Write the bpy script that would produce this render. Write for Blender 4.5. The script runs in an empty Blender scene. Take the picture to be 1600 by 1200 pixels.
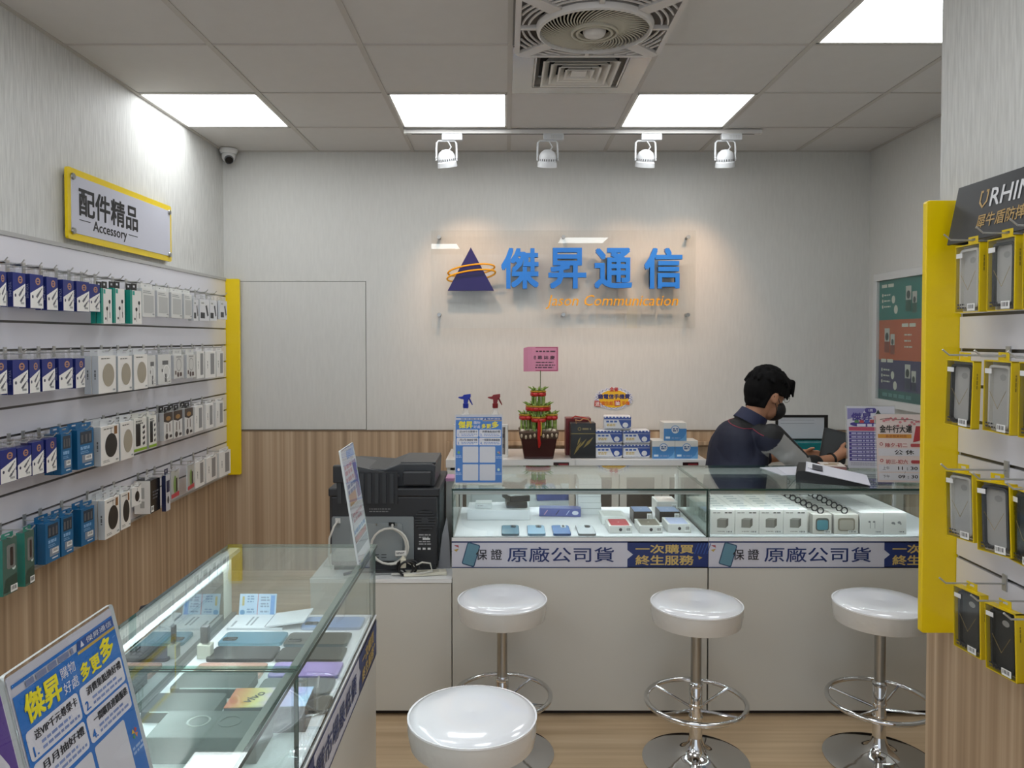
import bpy, bmesh, math, random
from math import pi, sin, cos, radians
from mathutils import Vector, Matrix, Euler

random.seed(7)
SC = bpy.context.scene
COL = SC.collection

# ------------------------------------------------------------------ camera, world, exposure
HC = 1.484
cam_d = bpy.data.cameras.new('camera')
cam = bpy.data.objects.new('camera', cam_d); COL.objects.link(cam)
cam.location = (0, 0, HC)
cam.rotation_euler = (radians(90 - 1.4), 0, 0)
cam_d.sensor_fit = 'HORIZONTAL'; cam_d.sensor_width = 36
cam_d.lens = 1195 / 1600 * 36
cam_d.shift_x = 10 / 1600; cam_d.shift_y = -42 / 1600
cam_d.clip_start = .05; cam_d.clip_end = 60
SC.camera = cam

PANEL_L = 8.2        # ceiling LED panels
STRIP_L = 42.0         # strips in the showcases
SPOT_W = 15.0         # warm track spots
world = bpy.data.worlds.new('world'); SC.world = world; world.use_nodes = True
world.node_tree.nodes['Background'].inputs[0].default_value = (.80, .88, 1, 1)
world.node_tree.nodes['Background'].inputs[1].default_value = 1.1
vs = SC.view_settings
vs.view_transform = 'Standard'; vs.look = 'None'; vs.exposure = 0.0; vs.gamma = 1; vs.use_curve_mapping = False
SC.cycles.max_bounces = 8; SC.cycles.diffuse_bounces = 3; SC.cycles.glossy_bounces = 4
SC.cycles.transmission_bounces = 6; SC.cycles.transparent_max_bounces = 16
SC.cycles.use_adaptive_sampling = True; SC.cycles.adaptive_threshold = .025
SC.cycles.caustics_reflective = False; SC.cycles.caustics_refractive = False
SC.cycles.sample_clamp_indirect = 4

# ------------------------------------------------------------------ materials
def lin(c):
    c = c / 255
    return c / 12.92 if c <= .04045 else ((c + .055) / 1.055) ** 2.4
def rgb(h):
    h = h.lstrip('#')
    return tuple(lin(int(h[i:i + 2], 16)) for i in (0, 2, 4)) + (1,)
MATS = {}
def M(h, rough=.5, metal=0., emit=0., spec=.5, coat=0., noise=0., nscale=40., bump=0.):
    key = (h, rough, metal, emit, spec, coat, noise, nscale, bump)
    if key in MATS: return MATS[key]
    m = bpy.data.materials.new('paint_' + h.strip('#')); m.use_nodes = True
    nt = m.node_tree; b = nt.nodes['Principled BSDF']
    b.inputs['Base Color'].default_value = rgb(h)
    b.inputs['Roughness'].default_value = rough; b.inputs['Metallic'].default_value = metal
    b.inputs['Specular IOR Level'].default_value = spec
    if coat: b.inputs['Coat Weight'].default_value = coat; b.inputs['Coat Roughness'].default_value = .05
    if emit:
        b.inputs['Emission Color'].default_value = rgb(h); b.inputs['Emission Strength'].default_value = emit
    if noise or bump:
        tc = nt.nodes.new('ShaderNodeTexCoord'); n = nt.nodes.new('ShaderNodeTexNoise')
        n.inputs['Scale'].default_value = nscale; n.inputs['Detail'].default_value = 3
        nt.links.new(tc.outputs['Object'], n.inputs['Vector'])
        if noise:
            mix = nt.nodes.new('ShaderNodeMix'); mix.data_type = 'RGBA'
            c = rgb(h)
            mix.inputs['A'].default_value = tuple(x * (1 - noise) for x in c[:3]) + (1,)
            mix.inputs['B'].default_value = tuple(min(1, x * (1 + noise)) for x in c[:3]) + (1,)
            nt.links.new(n.outputs['Fac'], mix.inputs['Factor']); nt.links.new(mix.outputs['Result'], b.inputs['Base Color'])
        if bump:
            bp = nt.nodes.new('ShaderNodeBump'); bp.inputs['Strength'].default_value = bump; bp.inputs['Distance'].default_value = .004
            nt.links.new(n.outputs['Fac'], bp.inputs['Height']); nt.links.new(bp.outputs['Normal'], b.inputs['Normal'])
    MATS[key] = m
    return m

def emission(name, col, strength):
    m = bpy.data.materials.new(name); m.use_nodes = True; nt = m.node_tree; nt.nodes.clear()
    o = nt.nodes.new('ShaderNodeOutputMaterial'); e = nt.nodes.new('ShaderNodeEmission')
    e.inputs[0].default_value = col; e.inputs[1].default_value = strength
    nt.links.new(e.outputs[0], o.inputs[0]); return m

def thin_glass(name, tint, ior=1.5, rough=0.):
    m = bpy.data.materials.new(name); m.use_nodes = True; nt = m.node_tree; nt.nodes.clear()
    o = nt.nodes.new('ShaderNodeOutputMaterial'); t = nt.nodes.new('ShaderNodeBsdfTransparent'); g = nt.nodes.new('ShaderNodeBsdfGlossy')
    t.inputs[0].default_value = tint; g.inputs['Roughness'].default_value = rough
    g.inputs['Color'].default_value = (.95, 1, .98, 1)
    # Schlick reflectance, the same from both sides of the sheet
    lw = nt.nodes.new('ShaderNodeLayerWeight'); lw.inputs[0].default_value = .5
    pw = nt.nodes.new('ShaderNodeMath'); pw.operation = 'POWER'; pw.inputs[1].default_value = 5
    f0 = ((ior - 1) / (ior + 1)) ** 2
    fr = nt.nodes.new('ShaderNodeMath'); fr.operation = 'MULTIPLY_ADD'; fr.inputs[1].default_value = 1 - f0; fr.inputs[2].default_value = f0
    mx = nt.nodes.new('ShaderNodeMixShader')
    nt.links.new(lw.outputs['Facing'], pw.inputs[0]); nt.links.new(pw.outputs[0], fr.inputs[0])
    nt.links.new(fr.outputs[0], mx.inputs[0]); nt.links.new(t.outputs[0], mx.inputs[1]); nt.links.new(g.outputs[0], mx.inputs[2])
    nt.links.new(mx.outputs[0], o.inputs[0]); return m

def frosted(name, col, alpha):
    m = bpy.data.materials.new(name); m.use_nodes = True; b = m.node_tree.nodes['Principled BSDF']
    b.inputs['Base Color'].default_value = col; b.inputs['Alpha'].default_value = alpha; b.inputs['Roughness'].default_value = .15
    return m

def streaked(name, c0, c1, scale, rough, bump, detail=4., stops=(.3, .7), spec=.4, mid=None):
    """noise stretched along one world axis: wallpaper, wood"""
    m = bpy.data.materials.new(name); m.use_nodes = True; nt = m.node_tree; b = nt.nodes['Principled BSDF']
    g = nt.nodes.new('ShaderNodeNewGeometry'); mp = nt.nodes.new('ShaderNodeMapping'); mp.inputs['Scale'].default_value = scale
    n = nt.nodes.new('ShaderNodeTexNoise'); n.inputs['Scale'].default_value = 1; n.inputs['Detail'].default_value = detail
    cr = nt.nodes.new('ShaderNodeValToRGB'); e = cr.color_ramp.elements
    e[0].position, e[1].position = stops; e[0].color = rgb(c0); e[1].color = rgb(c1)
    if mid:
        q = cr.color_ramp.elements.new((stops[0] + stops[1]) / 2); q.color = rgb(mid)
    nt.links.new(g.outputs['Position'], mp.inputs[0]); nt.links.new(mp.outputs[0], n.inputs['Vector'])
    nt.links.new(n.outputs['Fac'], cr.inputs[0]); nt.links.new(cr.outputs[0], b.inputs['Base Color'])
    b.inputs['Roughness'].default_value = rough; b.inputs['Specular IOR Level'].default_value = spec
    if bump:
        bp = nt.nodes.new('ShaderNodeBump'); bp.inputs['Strength'].default_value = bump; bp.inputs['Distance'].default_value = .003
        nt.links.new(n.outputs['Fac'], bp.inputs['Height']); nt.links.new(bp.outputs['Normal'], b.inputs['Normal'])
    return m

WALLPAPER = streaked('wallpaper', '#c6c6c2', '#dcdcd8', (110, 110, 9), .55, .5, 3)
WALL_BACK = streaked('wallpaper_back', '#cbcac5', '#d0cfca', (90, 90, 12), .6, .04, 3)
WOOD = streaked('wood_panel', '#98826a', '#cbb69b', (30, 30, .2), .5, .05, 3, (.3, .7), .3, '#b0987d')
FLOORWOOD = streaked('wood_floor', '#ad9170', '#d6be9d', (.9, 22, 5), .45, .06, 5, (.25, .75), .4, '#c6ab89')
TILE = M('#cfcdca', .8, noise=.03, nscale=14)
TBAR = M('#bdb9b3', .6)
PLENUM = M('#55524f', .9)
WHITE = M('#d8d6cf', .35)
WHITE_G = M('#e4e4e2', .18)
LAMINATE = M('#cbc8bf', .3, noise=.02, nscale=3)
SLAT = M('#e3e2e9', .22, coat=.3)
GROOVE = M('#5c5a58', .35, .7)
GREYTRIM = M('#9b9a97', .4)
YELLOW = M('#efcf00', .3, coat=.2)
CHROME = M('#d5d5d5', .08, 1.)
STEEL = M('#a9a9a6', .28, 1.)
BLACK = M('#0c0c0d', .4)
DGREY = M('#2b2c2e', .45)
GLASS = thin_glass('clear_glass', (.95, .975, .968, 1))
GLASSTOP = thin_glass('clear_glass_top', (.93, .965, .955, 1))
GLASSEDGE = M('#27403a', .15)
GLASSEDGE_T = thin_glass('glass_edge', (.55, .72, .66, 1))
ACREDGE = M('#d3d8d6', .2)
ACRYLIC = thin_glass('clear_acrylic', (.97, .97, .965, 1), 1.45)
PLASTIC = thin_glass('clear_plastic', (.93, .93, .93, 1), 1.4, .08)
MIRROR = M('#c9cfcc', .03, 1.)
LED = emission('led_strip', (.86, .95, 1, 1), STRIP_L)
PANEL = emission('led_panel', (.95, .98, 1, 1), PANEL_L)
NAVY = '#1d2f66'

# ------------------------------------------------------------------ geometry collector
class G:
    def __init__(s): s.v = []; s.f = []; s.m = []
    def add(s, vs_, fs, mi=0):
        b = len(s.v); s.v += [tuple(p) for p in vs_]
        for q in fs: s.f.append(tuple(b + i for i in q)); s.m.append(mi)
        return s
    def box(s, x0, x1, y0, y1, z0, z1, mi=0):
        return s.add([(x0, y0, z0), (x1, y0, z0), (x1, y1, z0), (x0, y1, z0), (x0, y0, z1), (x1, y0, z1), (x1, y1, z1), (x0, y1, z1)],
                     [(0, 3, 2, 1), (4, 5, 6, 7), (0, 1, 5, 4), (1, 2, 6, 5), (2, 3, 7, 6), (3, 0, 4, 7)], mi)
    def prism(s, poly, axis, a, b, mi=0):
        """poly of 2D points extruded between a and b along axis; axis y: (x,z), axis z: (x,y), axis x: (y,z)"""
        f3 = {'x': lambda p, t: (t, p[0], p[1]), 'y': lambda p, t: (p[0], t, p[1]), 'z': lambda p, t: (p[0], p[1], t)}[axis]
        n = len(poly)
        area = sum(poly[i][0] * poly[(i + 1) % n][1] - poly[(i + 1) % n][0] * poly[i][1] for i in range(n))
        if (area < 0) != (axis == 'y'): poly = poly[::-1]
        if a > b: a, b = b, a
        vs_ = [f3(p, a) for p in poly] + [f3(p, b) for p in poly]
        fs = [tuple(range(n - 1, -1, -1)), tuple(range(n, 2 * n))] + [(i, (i + 1) % n, n + (i + 1) % n, n + i) for i in range(n)]
        return s.add(vs_, fs, mi)
    def flat(s, poly, y=0., mi=0):
        """one-sided print in the x-z plane that faces -y"""
        n = len(poly); area = sum(poly[i][0] * poly[(i + 1) % n][1] - poly[(i + 1) % n][0] * poly[i][1] for i in range(n))
        if area < 0: poly = poly[::-1]
        return s.add([(p[0], y, p[1]) for p in poly], [tuple(range(n))], mi)
    def rect(s, x0, x1, z0, z1, y=0., mi=0): return s.flat([(x0, z0), (x1, z0), (x1, z1), (x0, z1)], y, mi)
    def ell(s, cx, cz, rx, rz, y=0., mi=0, n=28): return s.flat([(cx + rx * cos(2 * pi * i / n), cz + rz * sin(2 * pi * i / n)) for i in range(n)], y, mi)
    def ring(s, cx, cz, r0, r1, y=0., mi=0, n=28, k=1.):
        vs_ = [(cx + r * cos(2 * pi * i / n), y, cz + k * r * sin(2 * pi * i / n)) for r in (r0, r1) for i in range(n)]
        return s.add(vs_, [(i, n + i, n + (i + 1) % n, (i + 1) % n)[::-1] for i in range(n)], mi)
    def lathe(s, prof, n=32, c=(0, 0, 0), mi=0, axis='z', ring=False):
        vs_ = []
        for r, z in prof:
            for i in range(n):
                a = 2 * pi * i / n; p = (r * cos(a), r * sin(a), z)
                if axis == 'y': p = (p[0], p[2], p[1])
                if axis == 'x': p = (p[2], p[0], p[1])
                vs_.append((c[0] + p[0], c[1] + p[1], c[2] + p[2]))
        fs = []
        k = len(prof)
        for j in range(k if ring else k - 1):
            for i in range(n):
                j2 = (j + 1) % k
                q = (j * n + i, j * n + (i + 1) % n, j2 * n + (i + 1) % n, j2 * n + i)
                fs.append(q if axis != 'y' else q[::-1])
        if ring: return s.add(vs_, fs, mi)
        if prof[0][0] > 1e-5: fs.append(tuple(range(n))[::-1])
        if prof[-1][0] > 1e-5: fs.append(tuple((k - 1) * n + i for i in range(n)))
        return s.add(vs_, fs, mi)
    def tube(s, pts, r, n=8, mi=0, closed=False):
        pts = [Vector(p) for p in pts]; k = len(pts); base = len(s.v)
        rr = r if isinstance(r, (list, tuple)) else [r] * k
        up = None
        for j in range(k):
            if closed: t = pts[(j + 1) % k] - pts[j - 1]
            else: t = pts[min(j + 1, k - 1)] - pts[max(j - 1, 0)]
            t.normalize()
            if up is None:
                up = Vector((0, 0, 1)) if abs(t.z) < .9 else Vector((1, 0, 0))
            up = (up - t * up.dot(t))
            if up.length < 1e-6: up = Vector((0, 1, 0)) - t * t.y
            up.normalize(); w = t.cross(up)
            for i in range(n):
                a = 2 * pi * i / n
                s.v.append(tuple(pts[j] + (up * cos(a) + w * sin(a)) * rr[j]))
        for j in range(k if closed else k - 1):
            for i in range(n):
                s.f.append((base + j * n + i, base + j * n + (i + 1) % n, base + ((j + 1) % k) * n + (i + 1) % n, base + ((j + 1) % k) * n + i)); s.m.append(mi)
        if not closed:
            s.f.append(tuple(base + i for i in range(n))[::-1]); s.m.append(mi)
            s.f.append(tuple(base + (k - 1) * n + i for i in range(n))); s.m.append(mi)
        return s
    def sphere(s, c, r, nu=16, nv=10, mi=0, rot=None):
        rx, ry, rz = (r, r, r) if not isinstance(r, (tuple, list)) else r
        vs_ = []
        for j in range(nv + 1):
            th = pi * j / nv
            for i in range(nu):
                a = 2 * pi * i / nu
                p = Vector((rx * sin(th) * cos(a), ry * sin(th) * sin(a), -rz * cos(th)))
                if rot: p = rot @ p
                vs_.append(tuple(Vector(c) + p))
        fs = [(j * nu + i, j * nu + (i + 1) % nu, (j + 1) * nu + (i + 1) % nu, (j + 1) * nu + i) for j in range(nv) for i in range(nu)]
        return s.add(vs_, fs, mi)
    def capsule(s, a, b, ra, rb, n=14, mi=0, steps=8):
        a = Vector(a); b = Vector(b); d = b - a; L = d.length or 1e-6
        q = Vector((0, 0, 1)).rotation_difference(d).to_matrix()
        prof = [(0, -ra)]
        for i in range(1, steps): t = -pi / 2 + pi / 2 * i / steps; prof.append((ra * cos(t), ra * sin(t)))
        prof.append((ra, 0)); prof.append((rb, L))
        for i in range(1, steps): t = pi / 2 * i / steps; prof.append((rb * cos(t), L + rb * sin(t)))
        prof.append((0, L + rb))
        h = G().lathe(prof, n)
        return s.add([tuple(a + q @ Vector(p)) for p in h.v], h.f, mi)
    def build(s, name, mats, parent=None, smooth=False, bevel=0., loc=None, rot=None, seg=2):
        me = bpy.data.meshes.new(name); me.from_pydata(s.v, [], s.f)
        if not isinstance(mats, (list, tuple)): mats = [mats]
        for m in mats: me.materials.append(m)
        if len(mats) > 1: me.polygons.foreach_set('material_index', s.m)
        if bevel:
            bm = bmesh.new(); bm.from_mesh(me)
            bmesh.ops.remove_doubles(bm, verts=bm.verts, dist=1e-5)
            es = [e for e in bm.edges if len(e.link_faces) == 2 and e.calc_face_angle(0) > .5]
            bmesh.ops.bevel(bm, geom=es, offset=bevel, segments=seg, affect='EDGES', profile=.5, clamp_overlap=True)
            bm.to_mesh(me); bm.free()
        if smooth:
            me.polygons.foreach_set('use_smooth', [True] * len(me.polygons))
            try: me.set_sharp_from_angle(angle=radians(38))
            except Exception: pass
        me.update()
        o = bpy.data.objects.new(name, me); COL.objects.link(o)
        if parent: o.parent = parent
        if loc: o.location = loc
        if rot: o.rotation_euler = rot
        return o

def tag(o, label, cat, group=None):
    o['label'] = label; o['category'] = cat
    if group: o['group'] = group
    return o
def thing(name, label, cat, loc=(0, 0, 0), rz=0., group=None, rot=None):
    o = bpy.data.objects.new(name, None); COL.objects.link(o); o.empty_display_size = .05
    o.location = loc; o.rotation_euler = rot if rot else (0, 0, rz)
    return tag(o, label, cat, group)
def struct(o):
    o['kind'] = 'structure'; return o
def copy_tree(o, parent=None):
    c = o.copy(); COL.objects.link(c)
    if parent: c.parent = parent
    for ch in list(o.children): copy_tree(ch, c)
    return c
def rrect(w, h, r, n=4, cx=0., cy=0.):
    pts = []
    for sx, sy, a0 in ((1, 1, 0), (-1, 1, 90), (-1, -1, 180), (1, -1, 270)):
        for i in range(n + 1):
            a = radians(a0 + 90 * i / n)
            pts.append((cx + sx * (w / 2 - r) + r * cos(a), cy + sy * (h / 2 - r) + r * sin(a)))
    return pts

_TXT = {}
def text_mesh(body, bold, extrude, shear=0.):
    key = (body, bold, extrude, shear)
    if key in _TXT: return _TXT[key]
    c = bpy.data.curves.new('lettering', 'FONT'); c.body = body; c.size = 1; c.resolution_u = 2
    c.offset = bold; c.extrude = extrude; c.shear = shear
    o = bpy.data.objects.new('lettering_tmp', c); COL.objects.link(o)
    dg = bpy.context.evaluated_depsgraph_get()
    me = bpy.data.meshes.new_from_object(o.evaluated_get(dg))
    co = [v.co.copy() for v in me.vertices]; fs = [tuple(p.vertices) for p in me.polygons]
    bpy.data.objects.remove(o); bpy.data.curves.remove(c); bpy.data.meshes.remove(me)
    _TXT[key] = (co, fs); return _TXT[key]
def text(body, cx, cz, h, mat, parent, w=None, y=-.0012, bold=0., depth=0., name='lettering', shear=0., anchor='c'):
    """raised or printed lettering facing -y; glyph box fitted to height h (and width w), centred on (cx, cz)"""
    co, fs = text_mesh(body, 0, .5 if depth else 0, shear)
    if not co: return None
    x0 = min(p.x for p in co); x1 = max(p.x for p in co); y0 = min(p.y for p in co); y1 = max(p.y for p in co)
    sz = h / (y1 - y0); sx = (w / (x1 - x0)) if w else sz
    if anchor == 'l': cx += (x1 - x0) * sx / 2
    g = G(); vs_ = [((p.x - (x0 + x1) / 2) * sx + cx, y - p.z * depth - depth / 2, (p.y - (y0 + y1) / 2) * sz + cz) for p in co]
    for i_, (dx_, dz_) in enumerate(((-1, -1), (1, -1), (-1, 1), (1, 1), (0, 0)) if bold > .004 else ((0, 0),)):   # heavier strokes
        g.add([(p[0] + dx_ * bold * sx, p[1] - .00012 * i_, p[2] + dz_ * bold * sz) for p in vs_], fs)
    return g.build(name, mat, parent)
def bars(x0, x1, zs, hh, mat, parent, y=-.001, name='small_print', jag=.25):
    g = G(); rnd = random.Random(int(x0 * 1e5) + len(zs))
    for z in zs:
        x = x0; e = x1 - (x1 - x0) * jag * rnd.random()
        while x < e:
            l = min(e - x, hh * rnd.uniform(1.2, 4)); g.rect(x, x + l, z - hh / 2, z + hh / 2, y); x += l + hh * .6
    return g.build(name, mat, parent)
def patch(x0, x1, z0, z1, mat, parent, y=-.001, name='print'): return G().rect(x0, x1, z0, z1, y).build(name, mat, parent)
def barcode(x0, x1, z0, z1, parent, y=-.0012):
    g = G(); g.rect(x0, x1, z0, z1, y, 0); n = 9; d = (x1 - x0) / n
    for i in range(1, n - 1):
        g.rect(x0 + d * i, x0 + d * (i + .35 + .3 * (i % 3 == 0)), z0 + (z1 - z0) * .3, z1 - (z1 - z0) * .15, y - .0004, 1)
    return g.build('barcode_label', [M('#efefec', .5), M('#222222', .5)], parent)
ORD = ['first', 'second', 'third', 'fourth', 'fifth', 'sixth', 'seventh', 'eighth', 'ninth', 'tenth', 'eleventh', 'twelfth', 'thirteenth', 'fourteenth', 'fifteenth', 'sixteenth', 'seventeenth', 'eighteenth', 'nineteenth', 'twentieth']

# ================================================================== THE ROOM
XL, XR, XN, YB, ZC, YF, YN = -1.79, 2.31, 1.30, 4.87, 2.663, -1.4, 2.30
struct(G().box(XL - .1, XR + .1, YF, YB + .1, -.1, 0).build('floor', FLOORWOOD))
struct(G().box(XL - .12, XL, YF, YB + .12, 0, ZC + .2).build('wall_left', WALLPAPER))
# back wall: a flush service panel is let into it at the left end
wb = G().box(XL, XR, YB + .012, YB + .12, 0, ZC + .2, 1)
wb.box(-.887, XR, YB, YB + .012, .9, ZC + .2, 0).box(XL, -.887, YB, YB + .012, 1.848, ZC + .2, 0)
struct(wb.build('wall_back', [WALL_BACK, DGREY]))
d1 = G().box(XL + .003, -.891, YB + .0005, YB + .012, .903, 1.8445)
d1 = struct(d1.build('door_1', WALL_BACK))
struct(G().box(XR, XR + .1, YN, YB + .1, 0, ZC + .2).build('wall_right', WALL_BACK))
struct(G().box(XN, XR + .1, YF, YN, 0, ZC + .2).build('wall_right_near', WALLPAPER))
# wood wainscots with their metal top line
struct(G().box(XL, XR, YB - .012, YB + .011, 0, .893).build('wainscot_back', WOOD))
struct(G().box(XL, XR, YB - .014, YB + .006, .893, .901).build('trim_1', M('#7d6a55', .35, .4)))
struct(G().box(XL, XL + .014, YF, YB - .012, 0, .64).build('wainscot_left', WOOD))
struct(G().box(XN - .022, XN, YF, YN, 0, .67).build('wainscot_right', WOOD))
struct(G().box(XR - .012, XR, YN, YB - .012, 0, .893).build('wainscot_alcove', WOOD))
trunk = G().box(-.37, 1.35, YB - .03, YB - .012, .806, .83).box(-.37, -.335, YB - .03, YB - .012, 0, .806)
struct(trunk.build('trim_2', WOOD))
# ceiling: plenum slab, tiles, grid bars
ceil = struct(G().box(XL, XR + .1, YF, YB + .1, ZC + .16, ZC + .2).build('ceiling', PLENUM))
T = .605; GX = .02; GY = 3.107
xs = [GX + k * T for k in range(-3, 4)] + [XR]; xs[0] = XL
ys = [GY + j * T for j in range(-7, 3)] + [YB]
PANELS = {(0, 8), (2, 8), (4, 8), (5, 6), (1, 5), (0, 3), (3, 4), (4, 2), (1, 1)}
FAN = (3, 6); DIFF = (3, 7)
tile_me = {}
for i in range(7):
    for j in range(10):
        x0, x1, y0, y1 = xs[i], xs[i + 1], ys[j], ys[j + 1]
        if x0 > XN and y1 <= YN + .01: continue
        if x0 > 1.2 and y1 <= YN: x1 = min(x1, XN)
        if (i, j) in PANELS or (i, j) in (FAN, DIFF): continue
        key = (round(x1 - x0, 3), round(y1 - y0, 3))
        if key not in tile_me:
            o = G().box(.006, x1 - x0 - .006, .006, y1 - y0 - .006, 0, .012).build('ceiling_tile', TILE, ceil)
            tile_me[key] = o.data
        else:
            o = bpy.data.objects.new('ceiling_tile', tile_me[key]); COL.objects.link(o); o.parent = ceil
        o.location = (x0, y0, ZC + .004)
for k, x in enumerate(xs):
    if x in (XL, XR):
        G().box(min(x, x + (.02 if x == XL else -.02)), max(x, x + (.02 if x == XL else -.02)), (YF if x == XL else YN), YB, ZC, ZC + .01).build('grid_bar', TBAR, ceil)
    else:
        G().box(x - .0115, x + .0115, YF, YB, ZC, ZC + .008).build('grid_bar', TBAR, ceil)
for y in ys[:-1]:
    G().box(XL, XR, y - .006, y + .006, ZC + .0005, ZC + .008).build('grid_bar', TBAR, ceil)
G().box(XL, XR, YB - .02, YB, ZC + .0002, ZC + .01).build('grid_bar', TBAR, ceil)

panel_names = {(0, 8): 'square LED ceiling panel in the corner above the yellow accessory sign',
               (2, 8): 'square LED ceiling panel behind the far end of the spot track',
               (4, 8): 'square LED ceiling panel beside the air vent, nearer the seated clerk',
               (5, 6): 'square LED ceiling panel cut off by the near wallpapered wall'}
for (i, j) in sorted(PANELS):
    x0, x1, y0, y1 = xs[i], xs[i + 1], ys[j], ys[j + 1]
    p = thing('ceiling_light', panel_names.get((i, j), 'square LED ceiling panel overhead near the entrance, %s row' % ORD[j]), 'light', ((x0 + x1) / 2, (y0 + y1) / 2, ZC))
    hw, hd = (x1 - x0) / 2 - .012, (y1 - y0) / 2 - .012
    fr = G()
    for a in ((-hw, hw, -hd, -hd + .012), (-hw, hw, hd - .012, hd), (-hw, -hw + .012, -hd, hd), (hw - .012, hw, -hd, hd)): fr.box(*a, .001, .014)
    fr.build('frame', WHITE, p)
    G().box(-hw + .012, hw - .012, -hd + .012, hd - .012, .006, .012).build('diffuser', PANEL, p)

# ceiling fan
fx, fy = xs[3] + T / 2, ys[6] + T / 2
fan = thing('ceiling_fan', 'square grey-white ceiling fan grille with round spiral centre', 'ceiling fan', (fx, fy, ZC))
FW = M('#cfcbc6', .35); FD = M('#5a5752', .6); FG = M('#b9b4a4', .45)
G().box(-.295, .295, -.295, .295, -.004, .006).build('back_plate', M('#77736e', .5), fan)
def sqring(w0, w1, z0, z1, r0, r1, mi=0, g=None):
    g = g or G(); a = rrect(w0, w0, r0, 4); b = rrect(w1, w1, r1, 4); n = len(a)
    vs_ = [(p[0], p[1], z0) for p in a] + [(p[0], p[1], z1) for p in a] + [(p[0], p[1], z0) for p in b] + [(p[0], p[1], z1) for p in b]
    fs = []
    for i in range(n):
        k = (i + 1) % n
        fs += [(i, k, n + k, n + i), (2 * n + i, 3 * n + i, 3 * n + k, 2 * n + k), (n + i, n + k, 3 * n + k, 3 * n + i), (i, 2 * n + i, 2 * n + k, k)]
    return g.add(vs_, fs, mi)
sqring(.575, .535, -.055, -.004, .05, .035).build('frame', FW, fan, smooth=True)
G().lathe([(.199, -.072), (.208, -.068), (.214, -.05), (.21, -.04), (.196, -.045), (.195, -.062)], 64, ring=True).build('grille_ring', FW, fan, smooth=True)
G().lathe([(.195, -.02), (.01, -.02), (0, -.02)], 40).build('dark_bowl', FD, fan)
for k in range(8):
    a = k * pi / 4; diag = k % 2; r1 = .268 / (cos(pi / 4) if diag else 1) - (.012 if diag else 0); w = .028 if diag else .009
    c, s_ = cos(a), sin(a)
    P0 = [(r * c - t * s_, r * s_ + t * c) for r, t in ((.212, -w), (r1, -w * .8), (r1, w * .8), (.212, w))]
    G().prism(P0, 'z', -.058, -.044).build('spoke', FW, fan)
for r in (.24, .262, .285, .31, .335):
    for q in range(8):
        pts = []
        for i in range(13):
            a = q * pi / 4 + .1 + (pi / 4 - .2) * i / 12
            x, y = r * cos(a), r * sin(a)
            if max(abs(x), abs(y)) < .268: pts.append((x, y, -.05))
        if len(pts) > 2: G().tube(pts, .0045, 5).build('outer_vane', FW, fan)
fins = G()
for k in range(58):
    a0 = 2 * pi * k / 58; pts = [((.055 + .142 * t) * cos(a0 + .85 * t), (.055 + .142 * t) * sin(a0 + .85 * t), -.05 - .016 * sin(pi * (.25 + .6 * t))) for t in [i / 7 for i in range(8)]]
    fins.tube(pts, .003, 4)
fins.build('spiral_grille', FG, fan)
for r in (.062, .08): G().lathe([(r, -.078), (r + .006, -.074), (r + .006, -.06), (r - .004, -.06), (r - .004, -.074)], 36, ring=True).build('hub_ring', FG, fan, smooth=True)
G().lathe([(0, -.09), (.02, -.088), (.036, -.08), (.042, -.07), (.042, -.05)], 32).build('hub_cap', FW, fan, smooth=True)

# air diffuser
dx, dy = fx, ys[7] + T / 2
dif = thing('air_diffuser', 'square four-way air conditioning vent in the ceiling behind the fan', 'vent', (dx, dy, ZC))
DP = M('#b5b1a9', .22, .55)
g = G()
for a in ((-.292, .292, -.292, -.19), (-.292, .292, .19, .292), (-.292, -.19, -.19, .19), (.19, .292, -.19, .19)): g.box(*a, -.003, .006)
g.build('face_plate', DP, dif)
def frus(s0, z0, s1, z1, th=.003):
    g = G(); vs_ = []
    for s_, z in ((s0, z0), (s1, z1), (s1, z1 + th), (s0, z0 + th)): vs_ += [(-s_, -s_, z), (s_, -s_, z), (s_, s_, z), (-s_, s_, z)]
    fs = []
    for b in range(4):
        c = (b + 1) % 4
        for i in range(4): fs.append((b * 4 + i, b * 4 + (i + 1) % 4, c * 4 + (i + 1) % 4, c * 4 + i))
    return g.add(vs_, fs)
DV = M('#dcd8d0', .4)
frus(.2, -.006, .172, .03).build('outer_frame', M('#8f8b85', .4), dif)
for s_ in (.155, .12, .085, .055): frus(s_ + .008, -.016, s_, -.014, .002).add(*(lambda q: (q.v, q.f))(frus(s_, -.014, s_ - .024, .016))).build('louvre', DV, dif)
G().box(-.033, .033, -.033, .033, -.012, -.006).build('centre_plate', DV, dif)
for x in (-.04, .04): G().box(x - .002, x + .002, -.165, .165, .012, .02).build('cross_brace', DV, dif)
G().box(-.185, .185, -.185, .185, .045, .05).build('dark_duct', M('#1c1b1a', .9), dif)
bolt = G().tube([(.262, -.26, -.004), (.268, -.255, -.012), (.268, -.225, -.016), (.255, -.235, -.006)], .003, 6)
bolt.build('wire_clip', WHITE, dif)

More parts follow.
